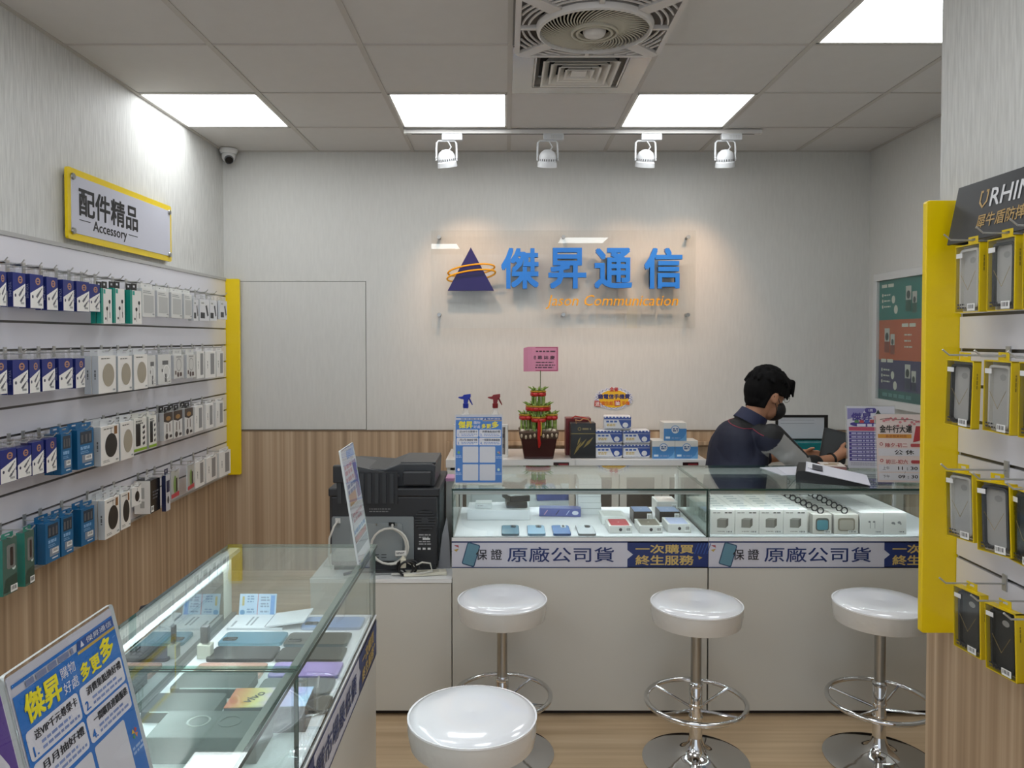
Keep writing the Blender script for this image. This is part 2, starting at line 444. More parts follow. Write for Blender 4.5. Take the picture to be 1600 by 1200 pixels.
# track and its four spots
TY = 4.36
track = thing('light_track', 'long white ceiling track carrying four spotlights', 'light track', (0.438, TY, ZC))
G().box(-1, 1, -.017, .017, -.022, 0).build('rail', M('#d0cdc8', .35), track)
G().box(-.97, .97, -.004, .004, -.0235, -.0205).build('slot', BLACK, track)
G().box(-1.012, -1, -.018, .018, -.023, 0).build('end_cap', WHITE, track)
G().box(1, 1.012, -.018, .018, -.023, 0).build('end_cap', WHITE, track)
SPOTS = [(-.33, -6, 'white spotlight on the ceiling track, nearest the corner security camera'), (.243, 2, 'dim white spotlight on the track above the blue lettering, second from camera end'),
         (.798, 3, 'white spotlight on the track, third counted from the security camera'), (1.25, -4, 'white spotlight on the ceiling track, nearest the framed poster')]
SPOTW = M('#c6c7c8', .35); WARM = emission('warm_lamp', (1, .72, .42, 1), 6)
for k, (x, tilt, lb) in enumerate(SPOTS):
    s = thing('track_spotlight', lb, 'spotlight', (x, TY, ZC - .022), 0, 'track spotlights')
    G().box(-.03, .085, -.016, .016, -.036, 0).build('adapter', SPOTW, s, bevel=.002)
    vents = G()
    for q in range(7): vents.box(.015 + q * .009, .019 + q * .009, -.0165, -.0155, -.03, -.008)
    vents.build('vent_lines', M('#b9b9b6', .5), s)
    yoke = [(-.062, 0, -.15)] + [(-.062, 0, -.08), (-.06, 0, -.05), (-.05, 0, -.039), (.04, 0, -.039), (.05, 0, -.05), (.052, 0, -.08), (.052, 0, -.15)]
    G().tube(yoke, .0055, 6).build('yoke', SPOTW, s, smooth=True)
    R = Matrix.Translation((-.005, 0, -.135)) @ Euler((radians(17), radians(tilt), 0)).to_matrix().to_4x4()
    h = G().lathe([(0, .048), (.02, .045), (.04, .03), (.049, .008), (.05, -.02), (.054, -.024), (.056, -.05), (.052, -.052), (.046, -.03), (0, -.03)], 32)
    o = h.build('lamp_head', SPOTW, s, smooth=True); o.matrix_local = R
    o2 = G().lathe([(.0, -.038), (.043, -.038), (.043, -.034), (0, -.034)], 24).build('bulb', WARM, s); o2.matrix_local = R
    o3 = G()
    for q in range(12):
        a = pi + pi * (q + .5) / 12
        c, sn = cos(a), sin(a)
        o3.add([(.0505 * cos(a - .05), .0505 * sin(a - .05), -.016), (.0505 * cos(a + .05), .0505 * sin(a + .05), -.016), (.0498 * cos(a + .05), .0498 * sin(a + .05), -.004), (.0498 * cos(a - .05), .0498 * sin(a - .05), -.004)], [(0, 1, 2, 3)])
    o3 = o3.build('vent_slots', DGREY, s); o3.matrix_local = R
    G().tube([(.0, 0, -.037), (.012, -.004, -.055), (.022, -.004, -.075), (.01, 0, -.09)], .0035, 6).build('cord', SPOTW, s)
    G().lathe([(.007, -.004), (.007, .004)], 10, (-.062, 0, -.135), axis='x').build('pivot_knob', SPOTW, s)
    G().lathe([(.007, -.004), (.007, .004)], 10, (.052, 0, -.135), axis='x').build('pivot_knob', SPOTW, s)
    ld = bpy.data.lights.new('spot_beam', 'SPOT'); ld.energy = SPOT_W * (1.3, .55, .9, 1.1)[k]; ld.color = (1, .62, .36); ld.spot_size = radians(82); ld.spot_blend = 1.0; ld.shadow_soft_size = .03
    lo = bpy.data.objects.new('spot_beam', ld); COL.objects.link(lo); lo.parent = s; lo.location = (-.005, .02, -.2)
    aim = Vector(((-.15, .3, .75, 1.05)[k], YB, 1.60)) - Vector((x - .005, TY + .02, ZC - .222))
    lo.rotation_euler = aim.to_track_quat('-Z', 'Y').to_euler()

# security camera in the corner
sc_ = thing('security_camera', 'small white dome security camera in the ceiling corner', 'security camera', (-1.728, 4.80, ZC))
G().lathe([(0, 0), (.055, 0), (.055, -.014), (.05, -.02), (.047, -.03)][::-1], 28).build('mount_ring', WHITE_G, sc_, smooth=True)
o = G().sphere((0, 0, 0), .042, 20, 12).build('eyeball', WHITE_G, sc_, smooth=True, loc=(0, 0, -.045))
o = G().lathe([(0, -.046), (.02, -.044), (.024, -.034), (.024, -.03)], 20, axis='y').build('lens', BLACK, sc_, smooth=True, loc=(0, 0, -.05)); o.rotation_euler = (radians(35), 0, radians(25))
o = G().lathe([(.024, -.046), (.028, -.04), (.028, -.028), (.024, -.028)], 20, axis='y', ring=True).build('lens_ring', M('#77797b', .4), sc_, smooth=True, loc=(0, 0, -.05)); o.rotation_euler = (radians(35), 0, radians(25))

# ================================================================== COUNTERS
WOODY = None
def counter_banner(parent, W, z0, z1, y, variant):
    """printed strip along a counter front; local x from 0 to W, faces -y"""
    b = G().rect(0, W, z0, z1, y).build('banner', M('#c9c8d2', .35), parent)
    h = z1 - z0; zc = (z0 + z1) / 2; q = y - .0008
    G().rect(0, W, z1 - .006, z1, q).rect(0, W, z0, z0 + .004, q).build('border_line', M(NAVY, .4), b)
    xb = W * .685
    G().flat([(xb, z0), (W, z0), (W, z1), (xb, z1), (xb, zc + .018), (xb + .022, zc), (xb, zc - .018)], q).build('blue_field', M(NAVY, .4), b)
    st = G()
    for i in range(5): st.flat([(W - .055 + i * .012, z1 - .05), (W - .052 + i * .012, z1 - .05), (W - .036 + i * .012, z1 - .008), (W - .039 + i * .012, z1 - .008)], q - .0004)
    st.build('stripes', M('#35569a', .4), b)
    G().flat([(W - .04, zc - .005), (W - .022, zc - .012), (W - .036, zc - .02)], q - .0004).build('gold_arrow', M('#b79a4b', .4), b)
    if variant == 'phone':
        G().flat([(.008, z1 - .016), (.028, z1 - .026), (.026, z1 - .016)], q).build('red_ribbon', M('#a04850', .4), b)
        G().flat([(.008, z1 - .034), (.028, z1 - .03), (.018, z1 - .042)], q).build('gold_ribbon', M('#b79a4b', .4), b)
        ring_ = G().ring(.05, zc, .052, .0535, q - .0001).ring(.05, zc, .044, .0452, q - .0001)
        ring_.v = [p for p in ring_.v]
        ph = G(); c0 = (.075, zc)
        def rot(p, a=radians(-16)): return (c0[0] + p[0] * cos(a) - p[1] * sin(a), c0[1] + p[0] * sin(a) + p[1] * cos(a))
        ph.flat([rot(p) for p in rrect(.052, h * .86, .007, 3)], q - .0003, 0); ph.flat([rot(p) for p in rrect(.044, h * .78, .005, 3)], q - .0006, 1)
        ph.build('phone_picture', [M('#34506b', .4), M('#5f8797', .4)], b)
        text('保 證', .145, zc, h * .40, M('#26262c', .45), b, y=q - .0008, bold=.008)
        text('原廠公司貨', .425, zc, h * .56, M(NAVY, .45), b, w=.415, y=q - .0008, bold=.006)
        text('一次購買', xb + .145, zc + h * .21, h * .32, M('#cdb06a', .45), b, w=.225, y=q - .0008, bold=.02)
        text('終生服務', xb + .145, zc - h * .21, h * .36, M('#cdb06a', .45), b, w=.225, y=q - .0008, bold=.02)
    else:
        G().rect(0, .10, z0, z1, q).build('blue_corner', M(NAVY, .4), b)
        text('挑戰市場最低價', xb - .27, zc, h * .52, M(NAVY, .45), b, w=.46, y=q - .0008, bold=.01)
        text('一次購買', xb + .12, zc + h * .2, h * .32, M('#cdb06a', .45), b, w=.17, y=q - .0008, bold=.02)
        text('終生服務', xb + .12, zc - h * .2, h * .34, M('#cdb06a', .45), b, w=.17, y=q - .0008, bold=.02)
    return b

def glass_box(parent, W, D, zf, zt, faces, lightside='front', th=.006):
    """glass sheets of a showcase; local x 0..W, y 0 (front)..D"""
    e = [GLASS, GLASSEDGE]
    def pane(x0, x1, y0, y1, z0, z1, name='glass_pane', mats=e):
        g = G().box(x0, x1, y0, y1, z0, z1); dims = (x1 - x0, y1 - y0, z1 - z0); t = dims.index(min(dims))
        # big faces are clear, thin ones show the green edge
        order = [2, 2, 1, 0, 1, 0]; g.m = [0 if order[i] == t else (2 if name == 'glass_top' and order[i] == 0 else 1) for i in range(6)]
        return g.build(name, mats, parent)
    pane(0, W, -.006, D, zt - .008, zt, 'glass_top', [GLASSTOP, GLASSEDGE, GLASSEDGE_T])
    if 'f' in faces: pane(0, W, 0, th, zf, zt - .008)
    if 'l' in faces: pane(0, th, th, D - th, zf, zt - .008)
    if 'r' in faces: pane(W - th, W, th, D - th, zf, zt - .008)
    if 'b' in faces: pane(0, W, D - th, D, zf, zt - .008)
ZT, ZF = .90, .700
def back_showcase(x, label, mirror):
    t = thing('glass_showcase', label, 'showcase', (x, 2.965, 0), 0, 'showcases of the rear counter')
    W, D = 1.0, .54
    G().box(.002, W - .002, .0, D, .025, ZF - .006).build('cabinet_body', LAMINATE, t)
    G().box(.002, W - .002, .03, D - .02, 0, .025).build('toe_kick', M('#2a1f1a', .6), t)
    G().box(0, W, -.004, D, ZF - .006, ZF + .008).build('white_rail', WHITE_G, t)
    G().box(.01, W - .01, .01, D - .01, ZF + .0085, ZF + .0105).build('display_floor', M('#e6e8ea', .4), t)
    glass_box(t, W, D, ZF + .008, ZT, 'flr')
    G().box(.008, W - .008, .008, .022, ZT - .02, ZT - .009).build('light_housing', M('#a9aba8', .35, .6), t)
    G().box(.02, W - .02, .0098, .016, ZT - .0225, ZT - .0205).build('light_strip', LED, t)
    G().box(.008, W - .008, .0075, .0095, ZT - .025, ZT - .0202).build('light_shade', M('#b9bbb8', .35, .4), t)
    G().box(.008, W - .008, D - .024, D - .012, ZT - .03, ZT - .009).build('rear_track', WHITE_G, t)
    G().box(.02, W - .02, D - .022, D - .014, ZT - .0325, ZT - .0305).build('light_strip', LED, t)
    G().box(.008, W - .008, D - .027, D - .0245, ZT - .036, ZT - .009).build('light_shade', WHITE_G, t)
    G().box(.0, .012, D - .012, D, ZF, ZT - .009).build('corner_post', WHITE_G, t)
    G().box(W - .012, W, D - .012, D, ZF, ZT - .009).build('corner_post', WHITE_G, t)
    if mirror: G().box(.03, .5, D - .01, D - .005, ZF + .011, ZT - .03).build('sliding_door', MIRROR, t)
    else: G().box(.5, W - .02, D - .01, D - .005, ZF + .011, ZT - .03).build('sliding_door', MIRROR, t)
    counter_banner(t, W, .589, .694, -.0012, 'phone')
    return t
back_showcase(-.21, 'lit glass showcase with phones, on white counter under the blue sign', True)
back_showcase(.792, 'lit glass showcase with adapter boxes, on white counter before the clerk', False)

# left counter: front faces +x  (local x runs to +y, local -y is +x)
def side_showcase(y, L, label, far):
    t = thing('glass_showcase', label, 'showcase', (-.37, y, 0), pi / 2, 'showcases of the side counter')
    D = .417
    G().box(.001, L - .001, 0, D, .025, ZF - .006).build('cabinet_body', LAMINATE, t)
    G().box(.001, L - .001, .03, D - .02, 0, .025).build('toe_kick', M('#2a1f1a', .6), t)
    G().box(0, L, -.003, D, ZF - .006, ZF - .002).build('white_rail', WHITE_G, t)
    G().box(.006, L - .006, .008, D - .008, ZF - .0018, ZF).build('display_floor', M('#e6e8ea', .4), t)
    glass_box(t, L, D, ZF - .002, ZT, 'flr')
    G().box(.006, L - .006, .0075, .02, ZT - .018, ZT - .0085).build('light_housing', M('#8b9590', .3, .6), t)
    G().box(.02, L - .02, .0085, .019, ZT - .0205, ZT - .0185).build('light_strip', LED, t)
    G().box(0, L, D - .004, D, ZT - .06, ZT - .0085).build('rear_light_band', frosted('frosted_band', (.82, .9, .9, 1), .8), t)
    G().box(.0, L, D - .03, D - .0045, ZT - .014, ZT - .0085).build('rear_rail', WHITE_G, t)
    G().box(.02, L - .02, D - .026, D - .012, ZT - .0165, ZT - .0145).build('light_strip', LED, t)
    G().box(.0, L, D - .033, D - .0302, ZT - .021, ZT - .0085).build('light_shade', WHITE_G, t)
    G().box(.01, L * .52, D - .013, D - .009, ZF + .004, ZT - .06).build('sliding_door', MIRROR, t)
    G().box(L * .48, L - .06, D - .0075, D - .0035, ZF + .004, ZT - .06).build('sliding_door', MIRROR, t)
    G().box(0, L, D - .022, D - .002, ZF, ZF + .006).build('door_track', M('#8f9391', .3, .8), t)
    if far: G().box(L - .06, L, D - .008, D, ZF, ZT - .0085).build('corner_post', M('#e6e9da', .3), t)
    G().lathe([(0, 0), (.012, 0), (.012, .006), (0, .006)], 16, (L * .8, D + .0005, ZT - .1), axis='y').build('door_pull', STEEL, t)
    counter_banner(t, L, .585, .688, -.0012, 'price')
    return t
side_showcase(1.351, .807, 'far glass showcase of the side counter, phones in two columns', True)
side_showcase(.541, .807, 'near glass showcase of the side counter, below the large blue sign', False)

# low cabinet for the printer
pc = thing('low_cabinet', 'plain low white cabinet carrying the black printer', 'cabinet', (-.762, 2.965, 0))
G().box(0, .55, .0, .62, .025, .53).build('cabinet_body', LAMINATE, pc)
G().box(.0, .55, .03, .6, 0, .025).build('toe_kick', M('#2a1f1a', .6), pc)
G().box(-.002, .552, -.003, .625, .53, .545).build('cabinet_top', WHITE_G, pc)

# two shelf cabinets along the back wall
def wall_cabinet(x, W, label, tagx):
    c = thing('wall_cabinet', label, 'cabinet', (x, 4.40, 0), 0, 'white cabinets along the back wall')
    H, D = .785, .43
    G().box(0, W, 0, D, 0, .06).box(0, .02, 0, D, .06, H - .045).box(W - .02, W, 0, D, .06, H - .045).box(.02, W - .02, D - .02, D, .06, H - .045).box(.02, W - .02, .02, D - .02, .4, .415).build('cabinet_body', WHITE, c)
    G().box(-.004, W + .004, -.012, D, H - .045, H).build('cabinet_top', WHITE_G, c)
    for k in range(3):
        x0 = .006 + k * (W - .012) / 3; x1 = x0 + (W - .012) / 3 - .006
        d = G()
        for a in ((x0, x1, .07, .11), (x0, x1, H - .10, H - .062), (x0, x0 + .04, .11, H - .10), (x1 - .04, x1, .11, H - .10)): d.box(a[0], a[1], -.018, -.001, a[2], a[3])
        dd = d.build('door', WHITE, c)
        G().box(x0 + .04, x1 - .04, -.012, -.007, .11, H - .10).build('pane', M('#4b4744', .12), dd)
    lb = G().box(tagx - .045, tagx + .045, -.0155, -.012, H - .038, H - .014).build('name_plate', M('#2a1316', .3), c)
    G().rect(tagx - .015, tagx + .04, H - .03, H - .021, -.0162).build('red_print', M('#8a3038', .4), lb)
    return c
wall_cabinet(-.34, .74, 'white glass-door cabinet under the potted bamboo', .66)
wall_cabinet(.405, .75, 'white glass-door cabinet under the tissue packs', .66)
wc3 = thing('wall_cabinet', 'plain white side cabinet behind the seated clerk', 'cabinet', (1.35, 4.38, 0))
G().box(0, .94, 0, .46, .05, .80).build('cabinet_body', WHITE, wc3); G().box(-.005, .945, -.01, .465, .80, .83).build('cabinet_top', WHITE_G, wc3)
G().box(.02, .92, .03, .44, 0, .05).build('plinth', DGREY, wc3)

# ================================================================== STOOLS
SEATV = M('#e2e2e4', .16, coat=.8, bump=.05, nscale=9); SEATS = M('#cdc9c2', .2, coat=.6, bump=1., nscale=14)
def make_stool(h=.57):
    s = thing('bar_stool', 'stool', 'stool')
    R = .158
    G().lathe([(0, h - .004), (R * .5, h), (R - .022, h - .002), (R - .008, h - .007), (R - .002, h - .013)][::-1], 48).build('seat_top', SEATV, s, smooth=True)
    G().lathe([(0, h - .082), (R - .02, h - .082), (R - .006, h - .076), (R + .001, h - .04), (R, h - .016), (R - .004, h - .0115)], 48).build('seat_side', SEATS, s, smooth=True)
    G().lathe([(R - .006, h - .0125), (R + .0015, h - .011), (R + .0015, h - .0155), (R - .006, h - .017)], 48, ring=True).build('piping', M('#efefef', .1, coat=1.), s, smooth=True)
    G().lathe([(.0, h - .1), (.07, h - .098), (.075, h - .083), (0, h - .083)], 24).build('seat_plate', DGREY, s, smooth=True)
    G().lathe([(.0185, .28), (.0185, h - .09)], 24).build('upper_column', STEEL, s, smooth=True)
    G().lathe([(.0225, .05), (.0225, .275), (.019, .282)], 24).build('lower_column', CHROME, s, smooth=True)
    for z in (.155, .2, .27): G().lathe([(.0225, z - .006), (.0245, z - .004), (.0245, z + .004), (.0225, z + .006)], 24).build('collar', CHROME, s, smooth=True)
    G().tube([(.172 * cos(2 * pi * i / 48), .172 * sin(2 * pi * i / 48), .212) for i in range(48)], .0085, 10, closed=True).build('foot_ring', CHROME, s, smooth=True)
    for k in range(4):
        a = radians(35 + 90 * k + (10 if k % 2 else 0))
        G().tube([(.02 * cos(a), .02 * sin(a), .185), (.165 * cos(a), .165 * sin(a), .211)], .0048, 8).build('foot_ring_strut', CHROME, s, smooth=True)
    G().lathe([(.185, 0), (.185, .004), (.17, .009), (.12, .016), (.08, .024), (.05, .034), (.036, .048), (.027, .066), (.0225, .085)], 56).build('base', CHROME, s, smooth=True)
    return s
st0 = make_stool()
ST = [((.668, 2.655, 0), 'white vinyl bar stool standing before the joint of the two rear showcases'),
      ((-.012, 2.70, 0), 'white vinyl bar stool before the rear phone showcase, partly behind the nearest stool'),
      ((1.315, 2.66, 0), 'white vinyl bar stool half hidden by the yellow panel'),
      ((-.082, 1.86, 0), 'nearest white vinyl bar stool, seat reflecting warm spotlights'),
      ]
for i, (p, lb) in enumerate(ST):
    o = st0 if i == 0 else copy_tree(st0)
    o.location = p; o['label'] = lb; o['group'] = 'white bar stools'; o.rotation_euler = (0, 0, (0, .3, .12, 1.3)[i])

# ================================================================== SIGNS ON THE WALLS
# acrylic shop sign on the back wall
sg = thing('shop_sign', 'clear acrylic shop sign with blue raised characters on the back wall', 'sign', (.363, YB, 1.855))
def bx(o, *a): return o.box(*a)
G().box(-.83, .83, -.055, -.047, -.307, .307).build('acrylic_board', ACRYLIC, sg)
for x in (-.781, 0, .783):
    for z in (.265, -.222): G().lathe([(.012, -.064), (.013, -.062), (.013, -.055), (.009, -.055), (.009, 0)], 16, (x, 0, z), axis='y').build('standoff', STEEL, sg, smooth=True)
G().prism([(-.725, -.073), (-.435, -.073), (-.58, .197)], 'y', -.085, -.056).build('blue_triangle', M('#1c1458', .3), sg)
for dz_, rr in ((.055, .147), (.02, .152)):
    pts = []
    for i in range(40):
        a = 2 * pi * i / 40
        x, y, z = rr * cos(a), -.085 + .045 * sin(a), .030 * -sin(a + pi)
        z = -.030 * -sin(a); x2 = x * cos(.14) - z * sin(.14); z2 = x * sin(.14) + z * cos(.14)
        pts.append((-.577 + x2, -.085 + .02 * -sin(a) - .004, dz_ + z2))
    pts = [(p[0], p[1], p[2]) for p in pts]
    G().tube(pts, .0055, 6, closed=True).build('gold_ring', M('#d99a18', .35), sg, smooth=True)
BLUE = M('#1f74cf', .35)
for ch, x in zip('傑昇通信', (-.273, .023, .31, .622)):
    text(ch, x, .067, .242, BLUE, sg, w=.225, y=-.056, bold=.022, depth=.03)
text('Jason Communication', .304, -.143, .088, M('#e2a016', .35), sg, w=.83, y=-.056, bold=.004, depth=.014, shear=.25)

# accessory sign on the left wall
ac = thing('accessory_sign', 'yellow-bordered white Accessory sign on the wallpaper above the slatwall', 'sign', (XL, 3.565, 2.032), pi / 2)
G().prism(rrect(.955, .29, .012, 3), 'y', -.03, -.018).build('yellow_board', YELLOW, ac)
G().prism(rrect(.91, .235, .006, 3), 'y', -.033, -.0302).build('white_face', M('#c9cad6', .15), ac)
BK = M('#17171a', .4)
text('配件精品', -.15, .018, .112, BK, ac, w=.5, y=-.0336, bold=.022)
text('Accessory', -.15, -.076, .056, BK, ac, w=.29, y=-.0336, bold=.012)
G().rect(-.40, -.315, -.06, -.0565, -.0336).rect(.01, .1, -.066, -.0625, -.0336).build('dash_line', BK, ac)
for x in (-.445, .445):
    for z in (-.11, .11): G().lathe([(.012, -.04), (.014, -.036), (.014, -.033), (.008, -.033), (.008, 0)], 16, (x, 0, z), axis='y').build('standoff', STEEL, ac, smooth=True)

# framed poster in the alcove
po = thing('framed_poster', 'white-framed poster with green, orange and purple bands', 'poster', (XR, 4.445, 1.475), -pi / 2)
PW, PH = .62, .81
g = G()
for a in ((-PW / 2, PW / 2, -PH / 2, -PH / 2 + .045), (-PW / 2, PW / 2, PH / 2 - .045, PH / 2), (-PW / 2, -PW / 2 + .04, -PH / 2 + .045, PH / 2 - .045), (PW / 2 - .04, PW / 2, -PH / 2 + .045, PH / 2 - .045)): g.box(a[0], a[1], -.03, 0, a[2], a[3])
g.build('frame', M('#d2d2d0', .35), po, bevel=.004)
bands = [('green_band', '#20776f', .12, .36), ('orange_band', '#c2592c', -.12, .12), ('purple_band', '#38305f', -.30, -.12), ('teal_band', '#1d5b5a', -.36, -.30)]
for nm, c, z0, z1 in bands: G().rect(-.27, .27, z0, z1, -.008).build(nm, M(c, .2), po)
LT = M('#d9d6c8', .4)
for z, sx in ((.24, 1), (-.0, -1), (-.21, 1)):
    dk = '#234f43' if z > .1 else ('#8c3a22' if z > -.1 else '#201b44')
    b = G()
    cx = .10 if sx > 0 else -.14
    b.rect(cx - .06, cx + .0, z - .075, z + .07, -.009, 0).rect(cx + .012, cx + .06, z - .085, z + .035, -.009, 0)
    b.rect(cx - .06, cx + .0, z - .075, z - .01, -.0094, 1).rect(cx + .012, cx + .06, z - .085, z - .03, -.0094, 1)
    b.ell(cx - .03, z + .02, .02, .024, -.0098, 2, 16).ell(cx + .036, z - .012, .014, .018, -.0098, 2, 16)
    b.build('product_picture', [M('#c5c2ba', .35), M(dk, .35), M('#26312e', .35)], po)
    tx = -.24 if sx > 0 else .0
    bars(tx, tx + .16, [z + .085], .02, LT, po, -.009, 'headline')
    bars(tx + .03, tx + .12, [z + .03, z - .005, z - .04], .009, LT, po, -.009)
    if sx > 0:
        d = G()
        for k in range(3): d.ell(tx + .012, z + .03 - .035 * k, .009, .011, -.009, 0, 14)
        d.ell(tx + .14, z + .0, .02, .024, -.009, 0, 18).ell(tx + .17, z - .06, .022, .026, -.009, 0, 18)
        d.build('round_icons', LT, po)
bars(-.22, .2, [-.33], .022, M('#4d8580', .4), po, -.009, 'footer_print')
G().box(-.27, .27, -.0145, -.0125, -.36, .36).build('glazing', GLASS, po)

# burst sticker on the back wall
bs = thing('promo_sticker', 'yellow burst-shaped promotion sticker on the wall above the tissue packs', 'sticker', (.69, YB, 1.102))
pts = []
for i in range(48):
    a = 2 * pi * i / 48; r = 1 if i % 2 else .88
    pts.append((.13 * r * cos(a), .075 * r * sin(a)))
G().prism(pts, 'y', -.003, 0).build('backing', M('#cfd0d8', .4), bs)
G().flat([(p[0] * .92, p[1] * .92) for p in pts], -.0034).build('blue_burst', M('#8b93b4', .4), bs)
G().flat([(p[0] * .86, p[1] * .86) for p in pts], -.0038).build('white_burst', M('#d9d9de', .4), bs)
G().ell(0, -.003, .095, .056, -.0042).build('yellow_oval', M('#e2b21a', .4), bs)
text('繳電信手機費', .0, .012, .03, M('#2b2a66', .4), bs, w=.20, y=-.005, bold=.03)
G().prism([(-.125, -.05), (-.088, -.053), (-.086, -.018), (-.122, -.014)], 'y', -.006, -.0045).prism([(.005, -.048), (.042, -.046), (.04, -.012), (.002, -.014)], 'y', -.006, -.0045).build('red_square', M('#b93a30', .4), bs)
text('送', -.105, -.034, .026, M('#e9e4e0', .4), bs, y=-.0066, bold=.02); text('抽', .022, -.03, .026, M('#e9e4e0', .4), bs, y=-.0066, bold=.02)
text('衛生紙', -.042, -.031, .024, M('#cf6a1e', .4), bs, y=-.005, bold=.03); text('手機', .075, -.03, .024, M('#cf6a1e', .4), bs, y=-.005, bold=.03)
text('全省', -.0, .058, .026, M('#b93a30', .4), bs, y=-.006, bold=.04)

# ================================================================== SLATWALLS
SX = -1.765
sw = thing('slatwall', 'white slatwall with rows of hanging accessories along the wallpapered wall', 'slatwall', (XL + .001, 3.0, 0))
ZTOP, PIT = 1.851, .1022
for k in range(12):
    z1 = ZTOP - k * PIT; z0 = z1 - PIT
    G().box(.004, .025, -2.2, 1.825, z0 + .0045, z1 - .0045).build('slat', SLAT, sw)
for k in range(1, 12):
    z = ZTOP - k * PIT
    G().box(.003, .016, -2.2, 1.825, z - .0045, z + .0045).build('groove_insert', GROOVE, sw)
G().box(0, .004, -2.2, 1.825, ZTOP - 12 * PIT, ZTOP).build('backing', GREYTRIM, sw)
G().box(0, .03, -2.2, 1.825, ZTOP - .004, ZTOP + .012).build('top_cap', M('#b4b3b0', .35), sw)
G().box(0, .03, -2.2, 1.825, ZTOP - 12 * PIT - .006, ZTOP - 12 * PIT + .004).build('bottom_cap', M('#b4b3b0', .35), sw)
yp = G().prism([(XL + .001, .62), (-1.684, .62), (-1.678, .626), (-1.678, 1.854), (-1.684, 1.86), (XL + .001, 1.86)], 'y', 4.828, 4.848)
tag(yp.build('end_panel', YELLOW, bevel=.002), 'yellow end panel closing the accessory slatwall by the back wall', 'panel')

RX = 1.28
sr = thing('slatwall', 'white slatwall with hanging phone cases on the near wall', 'slatwall', (XN - .001, 1.2, 0))
RG = [1.743, 1.646, 1.549, 1.452, 1.354, 1.257, 1.160, 1.062, .965, .868, .757]
edges = [1.872] + RG + [.652]
for a, b in zip(edges[:-1], edges[1:]): G().box(-.02, -.004, -2.2, .955, b + .0045, a - .0045).build('slat', SLAT, sr)
for z in RG: G().box(-.012, -.003, -2.2, .955, z - .0045, z + .0045).build('groove_insert', GROOVE, sr)
G().box(-.004, 0, -2.2, .955, .652, 1.872).build('backing', GREYTRIM, sr)
yp = G().prism(rrect(.102, 1.226, .008, 3, 1.2335, 1.2585), 'y', 2.157, 2.177)
tag(yp.build('end_panel', YELLOW, bevel=.002), 'large yellow end panel beside the hanging phone cases', 'panel')

# phone case brand header
hd = thing('brand_header', 'black slanted header board with gold shield logo above phone cases', 'sign', (RX - .002, 2.10, 1.739), -pi / 2)
bo = G().box(0, .95, 0, .006, 0, .158).build('face_board', M('#1d1e21', .45), hd); bo.location = (0, -.07, 0); bo.rotation_euler = (radians(-11), 0, 0)
G().prism([(-.07, 0), (0, 0), (0, .15), (-.036, .15)], 'x', .002, .006).build('side_bracket', M('#1d1e21', .5), hd)
G().prism([(-.07, 0), (0, 0), (0, .15), (-.036, .15)], 'x', .944, .948).build('side_bracket', M('#1d1e21', .5), hd)
GOLD = M('#b08d4a', .4)
sh = G()
for sgn in (-1, 1):
    sh.flat([(.128 + sgn * .006, .128), (.128 + sgn * .017, .128), (.128 + sgn * .017, .096), (.128, .08), (.128, .087), (.128 + sgn * .0115, .099), (.128 + sgn * .0115, .122), (.128 + sgn * .006, .122)], -.0008)
sh.build('shield_logo', GOLD, bo)
text('RHINOSHIELD', .157, .104, .047, M('#d9d9db', .4), bo, w=.43, y=-.0008, bold=.01, anchor='l')
text('犀牛盾防摔手機殼', .118, .046, .035, GOLD, bo, y=-.0008, bold=.012, anchor='l')

# ================================================================== HANGING PACKS
WIRE = M('#b9b9b6', .35, .6)
def hook(x, y, z, dirx, L, label, group):
    h = thing('display_hook', label, 'hook', (x, y, z), 0, group)
    G().box(0, dirx * .004, -.009, .009, -.03, .012).build('bracket', WIRE, h) if dirx > 0 else G().box(-.004, 0, -.009, .009, -.03, .012).build('bracket', WIRE, h)
    G().tube([(dirx * .002, 0, -.012), (dirx * L * .9, 0, -.01), (dirx * L, 0, .004)], .0024, 6).build('wire', WIRE, h)
    return h

